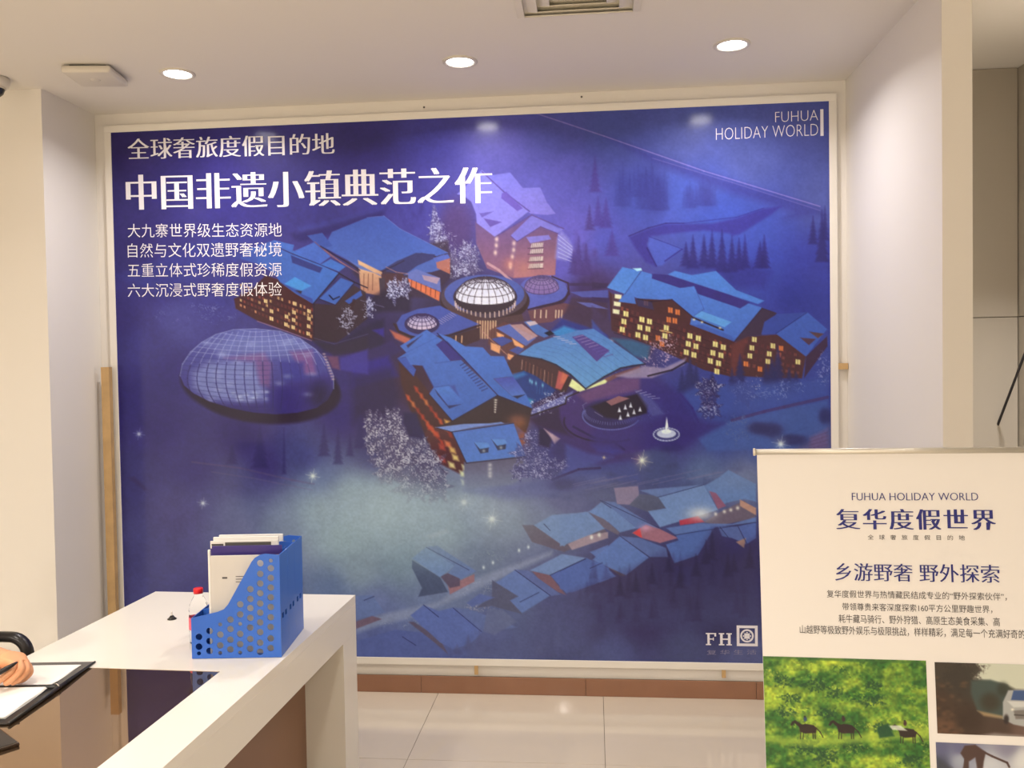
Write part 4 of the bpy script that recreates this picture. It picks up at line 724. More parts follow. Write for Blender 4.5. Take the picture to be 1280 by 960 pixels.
c.poly(Z('K', (640, 440), (700, 380), (900, 400), (1100, 200), (1280, 180), (1280, 528), (620, 525)), (92, 96, 142), .45, 12)
# mist and stars
for x, y, rx, ry, a in ((480, 612, 60, 16, .35), (560, 625, 60, 14, .3), (470, 640, 70, 34, .6), (430, 672, 80, 34, .5), (500, 665, 90, 28, .4), (590, 635, 60, 22, .28), (540, 690, 70, 26, .3), (390, 630, 45, 28, .35), (620, 660, 60, 20, .25), (470, 605, 50, 18, .15)): c.blob(x, y, rx, ry, (162, 178, 188), a)
c.blob(640, 255, 90, 60, (132, 110, 200), .16); c.blob(930, 600, 60, 14, (130, 138, 170), .3); c.blob(760, 620, 90, 12, (110, 118, 158), .25); c.blob(950, 815, 60, 12, (110, 112, 160), .3)
c.poly(Z('I', (320, 335), (500, 315), (480, 380), (340, 410)), (166, 182, 196), .35, 4); c.poly(Z('I', (370, 440), (470, 405), (485, 420), (400, 452)), (180, 188, 196), .5, 2)
for x, y, r, col in ((173.7, 542.5, 5, (150, 150, 200)), (391, 595, 6, (226, 230, 220)), (253.7, 629, 5, (180, 186, 210)), (580, 628, 8, (200, 208, 215)), (615, 649, 9, (220, 226, 226)), (802.5, 575.5, 9, (255, 240, 200)), (976, 555, 8, (205, 210, 225)), (755, 572, 2, (220, 190, 150))): c.star(x, y, r, col, .9)
# fountain
c.ell(833, 544, 17, 8.5, (60, 58, 120), .9); c.ring(833, 543, 16, 8, (190, 190, 222), 1.5, .8, n=60); c.ell(833, 542, 12, 5.5, (206, 208, 228), .95); c.ell(833, 539.5, 6, 3, (244, 244, 250), 1); c.poly([(833.5, 521), (836, 538), (831, 538)], (244, 244, 250), 1); 
for k in range(26): t = 2 * math.pi * k / 26; c.line([(833 + 13 * math.cos(t), 542.5 + 6.4 * math.sin(t)), (833 + 17 * math.cos(t), 543 + 8.5 * math.sin(t))], (60, 58, 118), .7, .7)

c.blob(470, 642, 75, 30, (186, 200, 210), .4); c.blob(600, 632, 60, 16, (176, 186, 200), .25)
c.C *= (1 + .16 * (vnoise(c.X, c.Y, 2.2) - .5) * .4 + .07 * (fbm(c.X + 40, c.Y + 70, 9) - .5))[..., None]
GAIN_M = np.array([.80, .95, 1.06])
m_mural = vmat('mural_print', .45, .12, coat=.42, crough=.13)
mural = empty('mural', ((MX0 + MX1) / 2, 0, 0), label='wall-filling dark blue mural of a snowy resort at night in a white frame', cat='mural')
OFF = Vector(mural.location)
def mp(U, V):
    P = mplace(U, V); P[..., 0] -= OFF.x; return P
pr = print_mesh('printed_sheet', UU, VV, mp, c, m_mural, mural, GAIN_M)
del c
bm = bmesh.new(); add_box(bm, MX0 - OFF.x, MX1 - OFF.x, MY + .0015, MY + .006, MZ0, MZ1); finish('backing_board', bm, m_frame, mural)
fb = .034
for (a, b, z0, z1) in ((MX0 - fb, MX1 + fb, MZ1, MZ1 + fb), (MX0 - fb, MX1 + fb, MZ0 - fb, MZ0), (MX0 - fb, MX0, MZ0, MZ1), (MX1, MX1 + fb, MZ0, MZ1)):
    box('frame_rail', a - OFF.x, b - OFF.x, MY - .004, -.001, z0, z1, m_frame, mural, bev=.0015)
for px in (595, 905):
    p = on(px, 838, 1, -.028); q = on(px, 833, 1, -.028)
    box('wooden_peg', p[0] - OFF.x - .009, p[0] - OFF.x + .009, -.022, -.0155, on(px, 848 if px > 700 else 844, 1, -.028)[2], MZ0 - fb + .0, m_wood, mural, mtx=None, label='small bare wood peg under the frame')
p0, p1 = on(1044, 458, 1, -.02), on(1060, 458, 1, -.02)
box('batten_end', MX1 + fb - OFF.x, p1[0] - OFF.x, -.022, -.002, p0[2] - .014, p0[2] + .014, m_wood, mural, label='bare wood batten end at the right of the frame')

# ------------------------------------------------------------------ lettering
def glyphs(txt, off=0.0, spacing=1.0, shear=0):
    cu = bpy.data.curves.new('t', 'FONT'); cu.body = txt; cu.size = 1; cu.offset = off; cu.space_character = spacing; cu.resolution_u = 3; cu.fill_mode = 'FRONT'
    ob = bpy.data.objects.new('t', cu); COL.objects.link(ob); bpy.context.view_layer.update()
    me = bpy.data.meshes.new_from_object(ob.evaluated_get(bpy.context.evaluated_depsgraph_get()))
    bpy.data.objects.remove(ob); bpy.data.curves.remove(cu)
    n = len(me.vertices); co = np.zeros(n * 3, np.float32); me.vertices.foreach_get('co', co); co = co.reshape(-1, 3)
    fs = [tuple(p.vertices) for p in me.polygons]; bpy.data.meshes.remove(me)
    return co[:, :2].astype(float), fs
def lettering(name, txt, rect, place, m, parent, off=0.0, heavy=0.0, spacing=1.0, label=None, rise=0.0):
    """rect = (u0, v_bottom, u1, v_top) in the sheet's own metres; heavy thickens the upright strokes only"""
    co, fs = glyphs(txt, off, spacing)
    lo, hi = co.min(0), co.max(0); hw = heavy
    V, F = [], []
    shifts = [-hw, 0, hw] if heavy else [0]
    for i, s in enumerate(shifts):
        u = rect[0] + (co[:, 0] + s - lo[0] + hw) / (hi[0] - lo[0] + 2 * hw) * (rect[2] - rect[0])
        v = rect[1] + (co[:, 1] - lo[1]) / (hi[1] - lo[1]) * (rect[3] - rect[1]) + rise * (u - rect[0]) / (rect[2] - rect[0])
        b = len(V); V += [place(a, c_, .0008 + .0001 * i) for a, c_ in zip(u, v)]; F += [tuple(b + k for k in f) for f in fs]
    me = bpy.data.meshes.new(name); me.from_pydata(V, [], F); me.update()
    return link(name, me, m, parent, label=label)
def onm(px, py): p = on(px, py, 1, MY); return p[0], p[2]
mplc = lambda x, z, d: (x - OFF.x, MY - d, z)
def mrect(l, b, r, t):                        # px of left edge+baseline at left, right edge+top at right
    a = onm(*l); q = onm(*r); bz = onm(*b)[1]; return (a[0], bz, q[0], onm(*t)[1])
def mtext(txt, x0, yb, x1, yt, yb1, m=None, **k):  # foot at x0, top and foot at x1
    a, q, f = onm(x0, yb), onm(x1, yt), onm(x1, yb1); return lettering('lettering', txt, (a[0], a[1], q[0], a[1] + q[1] - f[1]), mplc, m or m_text, mural, rise=f[1] - a[1], **k)
mtext('全球奢旅度假目的地', 160, 199.5, 418, 166, 192.5, off=-.011, heavy=.026, label='first line of white lettering')
mtext('中国非遗小镇典范之作', 158, 262.5, 615, 208, 253.7, off=-.014, heavy=.044, label='large white title lettering')
for txt, yb, yt, y1 in (('大九寨世界级生态资源地', 297, 278.5, 296), ('自然与文化双遗野奢秘境', 322, 302.5, 320.5), ('五重立体式珍稀度假资源', 346.5, 328, 345.5), ('六大沉浸式野奢度假体验', 371.5, 352.5, 369.8)):
    mtext(txt, 160, yb, 352, yt, y1, off=-.006)
mtext('FUHUA', 969, 153, 1022.5, 137.3, 150.3, off=-.02, label='thin white lettering, upper line'); mtext('HOLIDAY WORLD', 895, 175, 1022.5, 154.5, 169.3, off=-.02, label='thin white lettering, lower line')
def flat(name, polys, place, m, parent, d=.0008, **k):
    V, F = [], []
    for P in polys:
        b = len(V); V += [place(x, z, d) for x, z in P]; F.append(tuple(range(b, b + len(P))))
    me = bpy.data.meshes.new(name); me.from_pydata(V, [], F); me.update(); return link(name, me, m, parent, **k)
a, q = onm(1025.5, 170), onm(1029.2, 136.5)
flat('printed_bar', [[(a[0], a[1]), (q[0], a[1]), (q[0], q[1]), (a[0], q[1])]], mplc, m_text, mural)
# FH monogram in slab serifs and the square emblem
a, q = onm(882.3, 806.3), onm(914.7, 791.5); ww = q[0] - a[0]; hh = q[1] - a[1]
def R(x0, z0, x1, z1): return [(a[0] + x0 * ww, a[1] + z0 * hh), (a[0] + x1 * ww, a[1] + z0 * hh), (a[0] + x1 * ww, a[1] + z1 * hh), (a[0] + x0 * ww, a[1] + z1 * hh)]
flat('monogram', [R(0, 0, .2, .1), R(.06, .1, .15, .9), R(0, .9, .40, 1), R(.33, .72, .40, .9), R(.15, .46, .30, .55), R(.27, .38, .31, .63),
                  R(.5, 0, .71, .1), R(.55, .1, .65, .9), R(.5, .9, .71, 1), R(.79, 0, 1, .1), R(.85, .1, .95, .9), R(.79, .9, 1, 1), R(.65, .45, .85, .56)], mplc, m_text, mural, label='white letters F H in slab serifs')
a, q = onm(921, 807.5), onm(947, 782); ww = q[0] - a[0]; hh = q[1] - a[1]; t_ = .13
pol = [R(0, 0, 1, t_), R(0, 1 - t_, 1, 1), R(0, t_, t_, 1 - t_), R(1 - t_, t_, 1, 1 - t_)]
cx, cz = .49, .5
for k in range(32):
    t0, t1 = 2 * math.pi * k / 32, 2 * math.pi * (k + 1) / 32
    e = lambda r, t: (a[0] + (cx + r * math.cos(t)) * ww, a[1] + (cz + r * math.sin(t)) * hh)
    pol.append([e(.24, t0), e(.32, t0), e(.32, t1), e(.24, t1)])
pol += [R(.36, .36, .62, .62), R(.30, .45, .345, .53), R(.64, .45, .685, .53), R(.45, .64, .53, .68), R(.45, .30, .53, .34)]
for sx in (-1, 1):
    for sz in (-1, 1): pol.append([(a[0] + (cx + sx * .14) * ww, a[1] + (cz + sz * .14) * hh), (a[0] + (cx + sx * .19) * ww, a[1] + (cz + sz * .12) * hh), (a[0] + (cx + sx * .12) * ww, a[1] + (cz + sz * .19) * hh)])
flat('emblem', pol, mplc, m_text, mural, label='white square emblem with round ornament')
mtext('复 华 生 活', 883.5, 818.5, 945.5, 812, 818, m=m_textd, label='faint tiny lettering under the monogram')

# hot melt marks on wall above the frame: two small screw heads
for px, py in ((299, 153), (530, 134), (727, 121)):
    p = on(px, py, 1, -.002)
    bm = bmesh.new(); lathe(bm, [(0, 0), (.004, 0), (.005, .003)], 12, Matrix.Translation((p[0], -.0045, p[2])) @ Matrix.Rotation(math.radians(-90), 4, 'X')); finish('wall_screw', bm, m_dgrey, None, label={299: 'tiny screw head above the left part of the mural', 530: 'tiny screw head above the mural, below the middle downlight', 727: 'tiny screw head above the mural, right of centre'}[px], cat='screw', group='screws above the mural')
# bare wood batten standing in the left corner
t0 = on(127.5, 459, 1, -.06)
bm = bmesh.new(); add_box(bm, -.021, .021, -.014, .014, 0, t0[2])
bt = finish('wooden_batten', bm, m_wood, None, label='bare pine batten standing upright in the corner left of the mural', cat='batten'); bt.location = (t0[0] + .024, -.062, 0.0)
bt.rotation_euler = (0, math.radians(0.0), 0)
# ------------------------------------------------------------------ reception desk
DH = .75
p_tl, p_tr, p_l2, p_r1, p_r2 = [on(*p, 2, DH) for p in ((192.5, 741), (443.7, 742), (30, 821), (432, 760), (240, 922))]
g0, g1 = on(276.6, 839, 2, DH), on(119.5, 960, 2, DH)
rot = math.radians(-1.6)                       # the desk stands a little askew
dsk = empty('reception_desk', (p_tr[0] - .39, -1.6, 0), rot, label='white lacquered reception desk with brown glass inset top', cat='desk')
def dl(p):                                     # world -> desk local
    v = Matrix.Rotation(-rot, 3, 'Z') @ (Vector((p[0], p[1], 0)) - Vector((dsk.location.x, dsk.location.y, 0))); return v.x, v.y
far = (dl(p_tl)[1] + dl(p_tr)[1]) / 2; lft = (dl(p_tl)[0] + dl(p_l2)[0]) / 2; rgt = (dl(p_tr)[0] + dl(p_r1)[0] + dl(p_r2)[0]) / 3
gf, gr = dl(g0)[1], (dl(g0)[0] + dl(g1)[0]) / 2; near = far - 2.2; gl = lft + .13; gn = near + .25
TH = .018
def frame_top(name, z0, z1, m, parent):
    bm = bmesh.new(); O = [(lft, near), (rgt, near), (rgt, far), (lft, far)]; I = [(gl, gn), (gr, gn), (gr, gf), (gl, gf)]
    vo = [[bm.verts.new((*p, z)) for p in O] for z in (z0, z1)]; vi = [[bm.verts.new((*p, z)) for p in I] for z in (z0, z1)]
    for k in range(4):
        j = (k + 1) % 4
        bm.faces.new((vo[1][k], vo[1][j], vi[1][j], vi[1][k])); bm.faces.new((vo[0][j], vo[0][k], vi[0][k], vi[0][j]))
        bm.faces.new((vo[0][k], vo[0][j], vo[1][j], vo[1][k])); bm.faces.new((vi[0][j], vi[0][k], vi[1][k], vi[1][j]))
    return finish(name, bm, m, parent)
frame_top('desktop', DH - .03, DH, m_white, dsk)
box('glass_inset', gl + .0005, gr - .0005, gn + .0005, gf - .0005, DH - .012, DH - .0012, m_glass, dsk, label='brown tinted glass panel')
box('inset_support', gl, gr, gn, gf, DH - .03, DH - .0125, m_brown, dsk)
AP = .135
box('side_apron', rgt - .03, rgt, near, far, DH - AP, DH - .0302, m_apron, dsk)
box('side_apron', lft, lft + .03, near, far, DH - AP, DH - .0302, m_apron, dsk)
LT = .15                                        # far leg thickness
leg = box('end_leg', rgt - .16, rgt, far - LT, far, 0, DH - AP - .0005, m_apron, dsk)
box('end_leg', lft, lft + .16, far - LT, far, 0, DH - AP - .0005, m_apron, dsk)
box('end_leg', rgt - .16, rgt, near, near + LT, 0, DH - AP - .0005, m_apron, dsk)
box('end_leg', lft, lft + .16, near, near + LT, 0, DH - AP - .0005, m_apron, dsk)
box('modesty_panel', rgt - .165, rgt - .145, near + LT, far - LT, .06, DH - .031, m_brown, dsk, label='brown front panel set back under the top')
box('end_panel', lft + .16, rgt - .16, far - LT + .02, far - LT + .04, .06, DH - .031, m_brown, dsk)
box('bottom_shelf', lft + .1, rgt - .18, near + LT, far - LT, .06, .08, m_brown, dsk)
box('far_apron', lft + .0305, rgt - .0305, far - .03, far, DH - AP, DH - .0302, m_apron, dsk)

# ------------------------------------------------------------------ blue document box
q0, q1, q2 = on(240, 824, 2, DH), on(352, 822, 2, DH), on(383.8, 786, 2, DH)
bx = empty('document_box', (q0[0], q0[1], DH), math.atan2(q1[1] - q0[1], q1[0] - q0[0]), label='blue plastic document box with round holes, full of papers on the desk', cat='file box')
BW = math.hypot(q1[0] - q0[0], q1[1] - q0[1]); BD = .275
v = on(349.3, 693.8, 1, q1[1]); BH = v[2] - DH
vl = on(240.5, 773, 1, q0[1]); LH = vl[2] - DH
print('box', BW, BD, BH, LH, 'depth check', q2 - q1)
def zp(x, y):                                   # zoom coords of the photo's box side -> local (x, z)
    X, Y = 200 + x / 4.923, 640 + y / 4.923; p = on(X, Y, 1, (q0[1] + q1[1]) / 2)
    return (p[0] - q0[0]), p[2] - DH
prof = [(0, .001), (BW, .001), (BW, BH)] + [zp(*p) for p in ((640, 262), (610, 268), (580, 285), (560, 310), (420, 570), (395, 598), (360, 612))] + [(0, LH)]
holes = {250: (762, 822, 872), 312: (728, 790, 850), 375: (690, 752, 818, 872), 435: (662, 720, 785, 845), 493: (570, 632, 690, 752, 815, 870), 553: (478, 538, 595, 655, 715, 785, 845), 612: (320, 385, 445, 505, 568, 625, 685, 745, 810, 866), 675: (305, 352, 412, 472, 532, 592, 655, 715, 785, 845)}
def holed(name, outline, circles, th, m, parent, mtx, rects=()):
    cu = bpy.data.curves.new('c', 'CURVE'); cu.dimensions = '2D'; cu.fill_mode = 'BOTH'; cu.extrude = th / 2
    def sp(P):
        s = cu.splines.new('POLY'); s.points.add(len(P) - 1); s.use_cyclic_u = True
        for k, (x, y) in enumerate(P): s.points[k].co = (x, y, 0, 1)
    sp(outline)
    for x, y, r in circles: sp([(x + r * math.cos(2 * math.pi * k / 20), y + r * math.sin(2 * math.pi * k / 20)) for k in range(20)])
    for x0, y0, x1, y1 in rects: sp([(x0, y0), (x1, y0), (x1, y1), (x0, y1)])
    ob = bpy.data.objects.new('c', cu); COL.objects.link(ob); bpy.context.view_layer.update()
    me = bpy.data.meshes.new_from_object(ob.evaluated_get(bpy.context.evaluated_depsgraph_get())); bpy.data.objects.remove(ob)
    me.transform(mtx); me.name = name
    o = link(name, me, m, parent); return o
RX = Matrix.Rotation(math.radians(90), 4, 'X')   # xy -> xz
cir = []
for cx_, ys_ in holes.items():
    for y_ in ys_:
        X, Zc = zp(cx_, y_); small = y_ in (690, 305)
        if Zc < .016: Zc = .0165; small = True
        cir.append((X, Zc, .006 if small else .0098))
for i, yy in enumerate((0, .088, .176, BD - .004)):
    holed('side_panel' if i in (0, 3) else 'divider', prof, cir, .003, m_blue, bx, Matrix.Translation((0, yy + .002, 0)) @ RX)
RY = Matrix.Rotation(math.radians(90), 4, 'Z') @ RX
rc = []
for s in range(3):
    y0 = .012 + s * .088
    for k in range(2): rc += [(y0 + .006 + k * .034, .105 + .004, y0 + .026 + k * .034, .122 + .004)]
holed('spine', [(.0036, .001), (BD - .0036, .001), (BD - .0036, BH), (.0036, BH)], (), .003, m_blue, bx, Matrix.Translation((BW - .0016, 0, 0)) @ RY, rects=rc)
box('front_lip', .0, .003, .0037, BD - .0057, .001, LH, m_blue, bx); box('base', .0032, BW - .0035, .0037, BD - .0057, .001, .004, m_blue, bx)
# papers and folders inside the box, each one a thing
def inbox(name, x0, x1, y, th, z1, m, label, parts=(), cat='papers', tilt=0):
    t = empty(name, (0, 0, 0), label=label, cat=cat)
    M4 = bx.matrix_basis.copy(); t.matrix_basis = M4 @ Matrix.Translation((x0, y, .0045))
    box('cover', 0, x1 - x0, 0, th, 0, z1, m, t)
    for nm, a, b, c0, c1, mm_ in parts: box(nm, a, b, -.0006, -.0001, c0, c1, mm_, t)
    return t
bpy.context.view_layer.update()
pz = lambda x, y, dy: ((on(200 + x / 4.923, 640 + y / 4.923, 1, q0[1] + dy)[0] - q0[0]), on(200 + x / 4.923, 640 + y / 4.923, 1, q0[1] + dy)[2] - DH)
xl, zt = pz(308, 238, .03); xw = BW - .008
a1 = inbox('brochure', xl, xw, .030, .008, zt - .022, m_paper2, 'pale grey printed folder at the front of the blue box, with a white spine', (('printed_text', .075, .13, zt - .085, zt - .083, m_ink), ('printed_text', .075, .12, zt - .093, zt - .091, m_ink), ('printed_text', .075, .13, zt - .101, zt - .099, m_ink), ('printed_mark', .035, .05, zt - .09, zt - .085, m_ink)))
box('spine_edge', -.006, -.0005, 0, .009, 0, zt - .004, m_paper, a1, label='white plastic spine')
xl, zt = pz(328, 222, .06)
a2 = inbox('brochure', xl, xw, .058, .006, zt + .004 - .004, m_purple, 'dark purple brochure just behind the pale grey folder in the blue box')
xl, zt = pz(328, 182, .10)
a3 = inbox('brochure', xl, min(xl + .205, xw), .098, .006, zt - .004, m_paper, 'white brochure with a grey title bar behind the purple one', (('printed_bar', .045, .185, zt - .020, zt - .008, m_dgrey), ('printed_title', .004, .040, zt - .018, zt - .012, m_ink), ('printed_band', .0, .2, zt - .09, zt - .026, m_purple)))
xl, zt = pz(352, 158, .13)
a4 = inbox('brochure', xl, min(xl + .2, xw), .128, .008, zt - .004, m_paper, 'thick white booklet just behind the one with a grey bar in the blue box')
xl, zt = pz(396, 146, .19)
a5 = inbox('brochure', xl, min(xl + .2, xw), .192, .010, zt - .004, m_paper, 'tallest white booklet at the back of the blue box')

# ------------------------------------------------------------------ water bottle, suction cup
p = on(247, 806, 2, DH)
bo = empty('water_bottle', (p[0] - .003, p[1] + .02, DH), label='small clear water bottle with a red cap and pink label beside the blue box', cat='bottle')
s = 1.0; pc = on(247, 735, 1, p[1] + .02); HT = pc[2] - DH; k_ = HT / .205; print('bottle', HT)
BS = Matrix.Diagonal((k_ * 1.18, k_ * 1.18, k_, 1))
bm = bmesh.new(); lathe(bm, [(0, .004), (.020, .0), (.029, .006), (.030, .03), (.0285, .04), (.030, .05), (.030, .105), (.0285, .115), (.030, .125), (.027, .145), (.018, .168), (.0125, .180), (.0125, .19), (0, .19)], 40, BS); finish('body', bm, m_pet, bo, True)
bm = bmesh.new(); lathe(bm, [(0, .205), (.0135, .205), (.0148, .203), (.0148, .186), (.0128, .1855), (.0128, .19)], 40, BS); finish('cap', bm, m_red, bo, True)
bm = bmesh.new(); lathe(bm, [(.0304, .055), (.0306, .0555), (.0306, .1), (.0304, .1005)], 40, BS); finish('label_wrap', bm, m_pink, bo, True)
p = on(215, 774, 2, DH)
su = empty('suction_cup', (p[0], p[1], DH), label='small black suction cup with a clear pin standing alone on the white desk', cat='suction cup')
bm = bmesh.new(); lathe(bm, [(0, 0), (.0145, 0), (.0155, .002), (.009, .007), (.006, .012), (0, .013)], 32); finish('cup', bm, m_blackp, su, True)
bm = bmesh.new(); lathe(bm, [(.0022, .0131), (.0020, .022), (.0028, .024), (.0028, .026), (0, .027)], 16); finish('pin', bm, m_plw, su, True)

# ------------------------------------------------------------------ open folder with paper
f0, f1, f2 = on(137, 829, 2, DH), on(73, 862, 2, DH), on(0, 903, 2, DH)
ang = math.atan2(-(f2[0] - f0[0]), -(f2[1] - f0[1])) * -1
fo_ = empty('open_folder', (f1[0], f1[1], DH), -ang * 1, label='open black leather folder with white sheets lying on the desk under the writing hand', cat='folder')
Wd = .235; Lf, Ln = math.dist(f0[:2], f1[:2]), .225
def leaf(name, y0, y1, z, m): return box(name, -Wd, 0, y0, y1, z, z + .004, m, fo_, bev=.0015)
leaf('cover_leaf', .004, Lf, .0002, m_dgrey); leaf('cover_leaf', -Ln, -.004, .0002, m_black)
bm = bmesh.new(); tube(bm, [(-Wd, 0, .007), (-.01, 0, .007), (.006, 0, .006)], [.006, .0065, .004], 10); finish('spine_roll', bm, m_black, fo_, True)
bm = bmesh.new(); tube(bm, [(-.012, .004, .0135), (-.002, .0, .0145), (.004, -.004, .010)], .0022, 8); finish('ring_clasp', bm, m_chrome, fo_, True, label='small chrome ring clasp')
bm = bmesh.new(); tube(bm, [(.0, -Ln, .004), (.001, -.03, .006), (.0, .03, .006), (-.002, Lf, .003)], [.004, .0055, .0055, .003], 8); finish('edge_trim', bm, m_black, fo_, True)
def sheets(name, x0, x1, y0, y1, n, label):
    t = empty(name, (0, 0, 0), label=label, cat='paper', group='sheets in the open folder'); t.matrix_basis = fo_.matrix_basis @ Matrix.Translation((0, 0, .0047))
    bm = bmesh.new(); ny_ = 10
    for k in range(n):
        zz = k * .0011; rows = []
        for j in range(ny_ + 1):
            f = j / ny_; y = y0 + (y1 - y0) * f; lift = .004 * (math.exp(-((y) / .03) ** 2)) + .0006 * math.sin(f * 9 + k)
            rows.append([bm.verts.new((x, y, zz + lift + .0004)) for x in (x0 + .001 * k, (x0 + x1) / 2, x1 - .0012 * k)])
        for a_, b_ in zip(rows, rows[1:]):
            for i in range(2): bm.faces.new((a_[i], a_[i + 1], b_[i + 1], b_[i]))
    o = finish('sheet', bm, m_paper, t, True); return t
fo_sheet = sheets('paper_sheet', -Wd + .004, -.026, .012, Lf - .03, 2, 'white paper on the far leaf of the black folder, under the hand')
sheets('paper_sheet', -Wd + .004, -.024, -.20, -.010, 4, 'white paper stack on the near leaf of the black folder')

# phone at the left edge of the glass
c0 = on(25, 932, 2, DH); ca = on(0, 913, 2, DH); cb = on(0, 947, 2, DH)
e1 = Vector((ca[0] - c0[0], ca[1] - c0[1])).normalized(); an = math.atan2(e1.y, e1.x)
ph = empty('phone', (c0[0], c0[1], DH - .0012), an, label='dark brown phone corner on the glass desk top at the left edge', cat='phone')
m_ph = mat('dark_phone', (.035, .022, .015), .15, noise=.1)
box('body', .0, .145, .0, .070, .0002, .008, m_ph, ph, bev=.003)
box('screen', .008, .137, .004, .066, .008, .0086, m_blackp, ph)
bm = bmesh.new(); lathe(bm, [(0, .0092), (.004, .009), (.004, .0086)], 16, Matrix.Translation((.018, .058, 0))); finish('button', bm, m_chrome, ph, True)

# ------------------------------------------------------------------ office chair behind the desk
A0 = on(10, 789, 0, -1.86); A1 = on(38, 812, 0, -1.80)
print('arm', A0, A1, 'hand', on(20, 835, 2, DH + .03))
chx, chy = -2.12, -1.86
ch = empty('office_chair', (chx, chy, 0), label='black office chair with looped armrest behind the left side of the desk', cat='chair')
bm = bmesh.new(); add_box(bm, -.25, .25, -.245, .245, .405, .475, bev=.03); finish('seat', bm, m_black, ch, True)
bm = bmesh.new(); add_box(bm, -.33, -.27, -.23, .23, .58, 1.08, bev=.028); finish('backrest', bm, m_black, ch, True)
bm = bmesh.new(); tube(bm, [(-.30, 0, .60), (-.30, 0, .45), (-.20, 0, .42)], .02, 10); finish('back_bracket', bm, m_blackp, ch, True)
# armrest loop: arc in a plane along x
az = A0[2] - .0; 
def arm(sy):
    bm = bmesh.new(); y = sy * .275; zt = ARMZ; P = [(-.20, y, zt)] + [(.0 + .02 * k, y, zt + .003 * math.sin(k)) for k in range(0, 12, 3)]
    cx_, r_ = ARMX - .055, .055
    for k in range(0, 10): t = math.pi / 2 - k * math.pi / 2 / 9 * 1.25; P.append((cx_ + r_ * math.cos(t), y, zt - r_ + r_ * math.sin(t)))
    P += [(ARMX - .06, y, .60), (ARMX - .10, y, .50), (ARMX - .15, y * .93, .455)]
    tube(bm, P, .0165, 14, sx=1.3)
    finish('armrest', bm, m_blackp, ch, True)
_y = chy + .275
a_ = on(39, 806, 1, _y); b_ = on(10, 789.5, 1, _y)
ARMX = a_[0] - chx - .012; ARMZ = b_[2] - .017
print('ARM', ARMX, ARMZ)
arm(1); arm(-1)
bm = bmesh.new(); lathe(bm, [(.025, .08), (.025, .43)], 20); lathe(bm, [(.06, .40), (.06, .43)], 20); finish('gas_column', bm, m_chrome, ch, True)
for k in range(5):
    t = 2 * math.pi * k / 5 + .3; c_, s_ = math.cos(t), math.sin(t)
    bm = bmesh.new(); tube(bm, [(0, 0, .10), (.14 * c_, .14 * s_, .095), (.28 * c_, .28 * s_, .07)], [.028, .022, .016], 8); b = finish('base_spoke', bm, m_blackp, ch, True)
    bm = bmesh.new(); tube(bm, [(.28 * c_ - .012 * s_, .28 * s_ + .012 * c_, .03), (.28 * c_ + .012 * s_, .28 * s_ - .012 * c_, .03)], .03, 14); finish('caster', bm, m_blackp, b, True)

# ------------------------------------------------------------------ seated person (only the writing hand is in the photograph)
hp = on(14, 841, 2, DH + .041)                  # middle of the fist
P0 = Vector(hp); print('fist', P0)
pe = empty('person', (chx, chy, 0), label='person seated left of the desk, bare hand writing with a black pen', cat='person')
def skin(name, J, E, root, m, parent, lv=2, smooth=True):
    names = list(J); me = bpy.data.meshes.new(name); me.from_pydata([tuple(Vector(J[n][0]) - Vector((chx, chy, 0))) for n in names], [(names.index(a), names.index(b)) for a, b in E], [])
    o = bpy.data.objects.new(name, me); COL.objects.link(o); o.parent = parent
    sk_ = o.modifiers.new('skin', 'SKIN'); sk_.use_smooth_shade = True; o.modifiers.new('sub', 'SUBSURF').levels = lv; o.modifiers['sub'].render_levels = lv
    for i, n in enumerate(names):
        r = J[n][1]; r = r if isinstance(r, tuple) else (r, r); me.skin_vertices[0].data[i].radius = r; me.skin_vertices[0].data[i].use_root = (n == root)
    bpy.context.view_layer.update()
    mm_ = bpy.data.meshes.new_from_object(o.evaluated_get(bpy.context.evaluated_depsgraph_get())); o.modifiers.clear(); o.data = mm_
    mm_.materials.clear(); mm_.materials.append(m); mm_.polygons.foreach_set('use_smooth', [True] * len(mm_.polygons)); return o
bx0, by0 = chx - .06, chy
# writing hand frame: fingers run down and toward the viewer from the knuckles
kn = P0 + Vector((.030, .0, .030))
wr_ = P0 + Vector((-.085, .045, .035)); elb = Vector((bx0 - .0, by0 + .06, .86)); 
el2 = Vector((-1.95, P0.y + .16, .845))
J = {'pel': ((bx0 - .06, by0, .625), (.15, .12)), 'bel': ((bx0 - .05, by0, .76), (.14, .11)), 'che': ((bx0 - .03, by0, .98), (.155, .12)), 'nkb': ((bx0 - .02, by0, 1.13), (.07, .07)), 'nek': ((bx0, by0, 1.19), (.055, .055)),
     'hd1': ((bx0 + .02, by0, 1.27), (.075, .085)), 'hd2': ((bx0 + .025, by0, 1.35), (.080, .098)), 'hd3': ((bx0 + .02, by0, 1.42), (.055, .065)),
     'shR': ((bx0, by0 - .19, 1.08), .06), 'elR': ((bx0 + .06, by0 - .27, .82), .045), 'wrR': ((bx0 + .26, by0 - .22, .795), .028), 'haR': ((bx0 + .34, by0 - .20, .785), (.035, .02)), 
     'shL': ((bx0, by0 + .17, 1.08), .06), 'elL': (tuple(el2), .042), 'wrL': (tuple(wr_), (.027, .023)),
     'hpR': ((bx0 + .0, by0 - .10, .59), .095), 'knR': ((bx0 + .39, by0 - .11, .54), .062), 'anR': ((bx0 + .46, by0 - .11, .10), .04), 'toR': ((bx0 + .60, by0 - .12, .045), .035),
     'hpL': ((bx0 + .0, by0 + .10, .59), .095), 'knL': ((bx0 + .39, by0 + .11, .54), .062), 'anL': ((bx0 + .46, by0 + .11, .10), .04), 'toL': ((bx0 + .60, by0 + .12, .045), .035)}
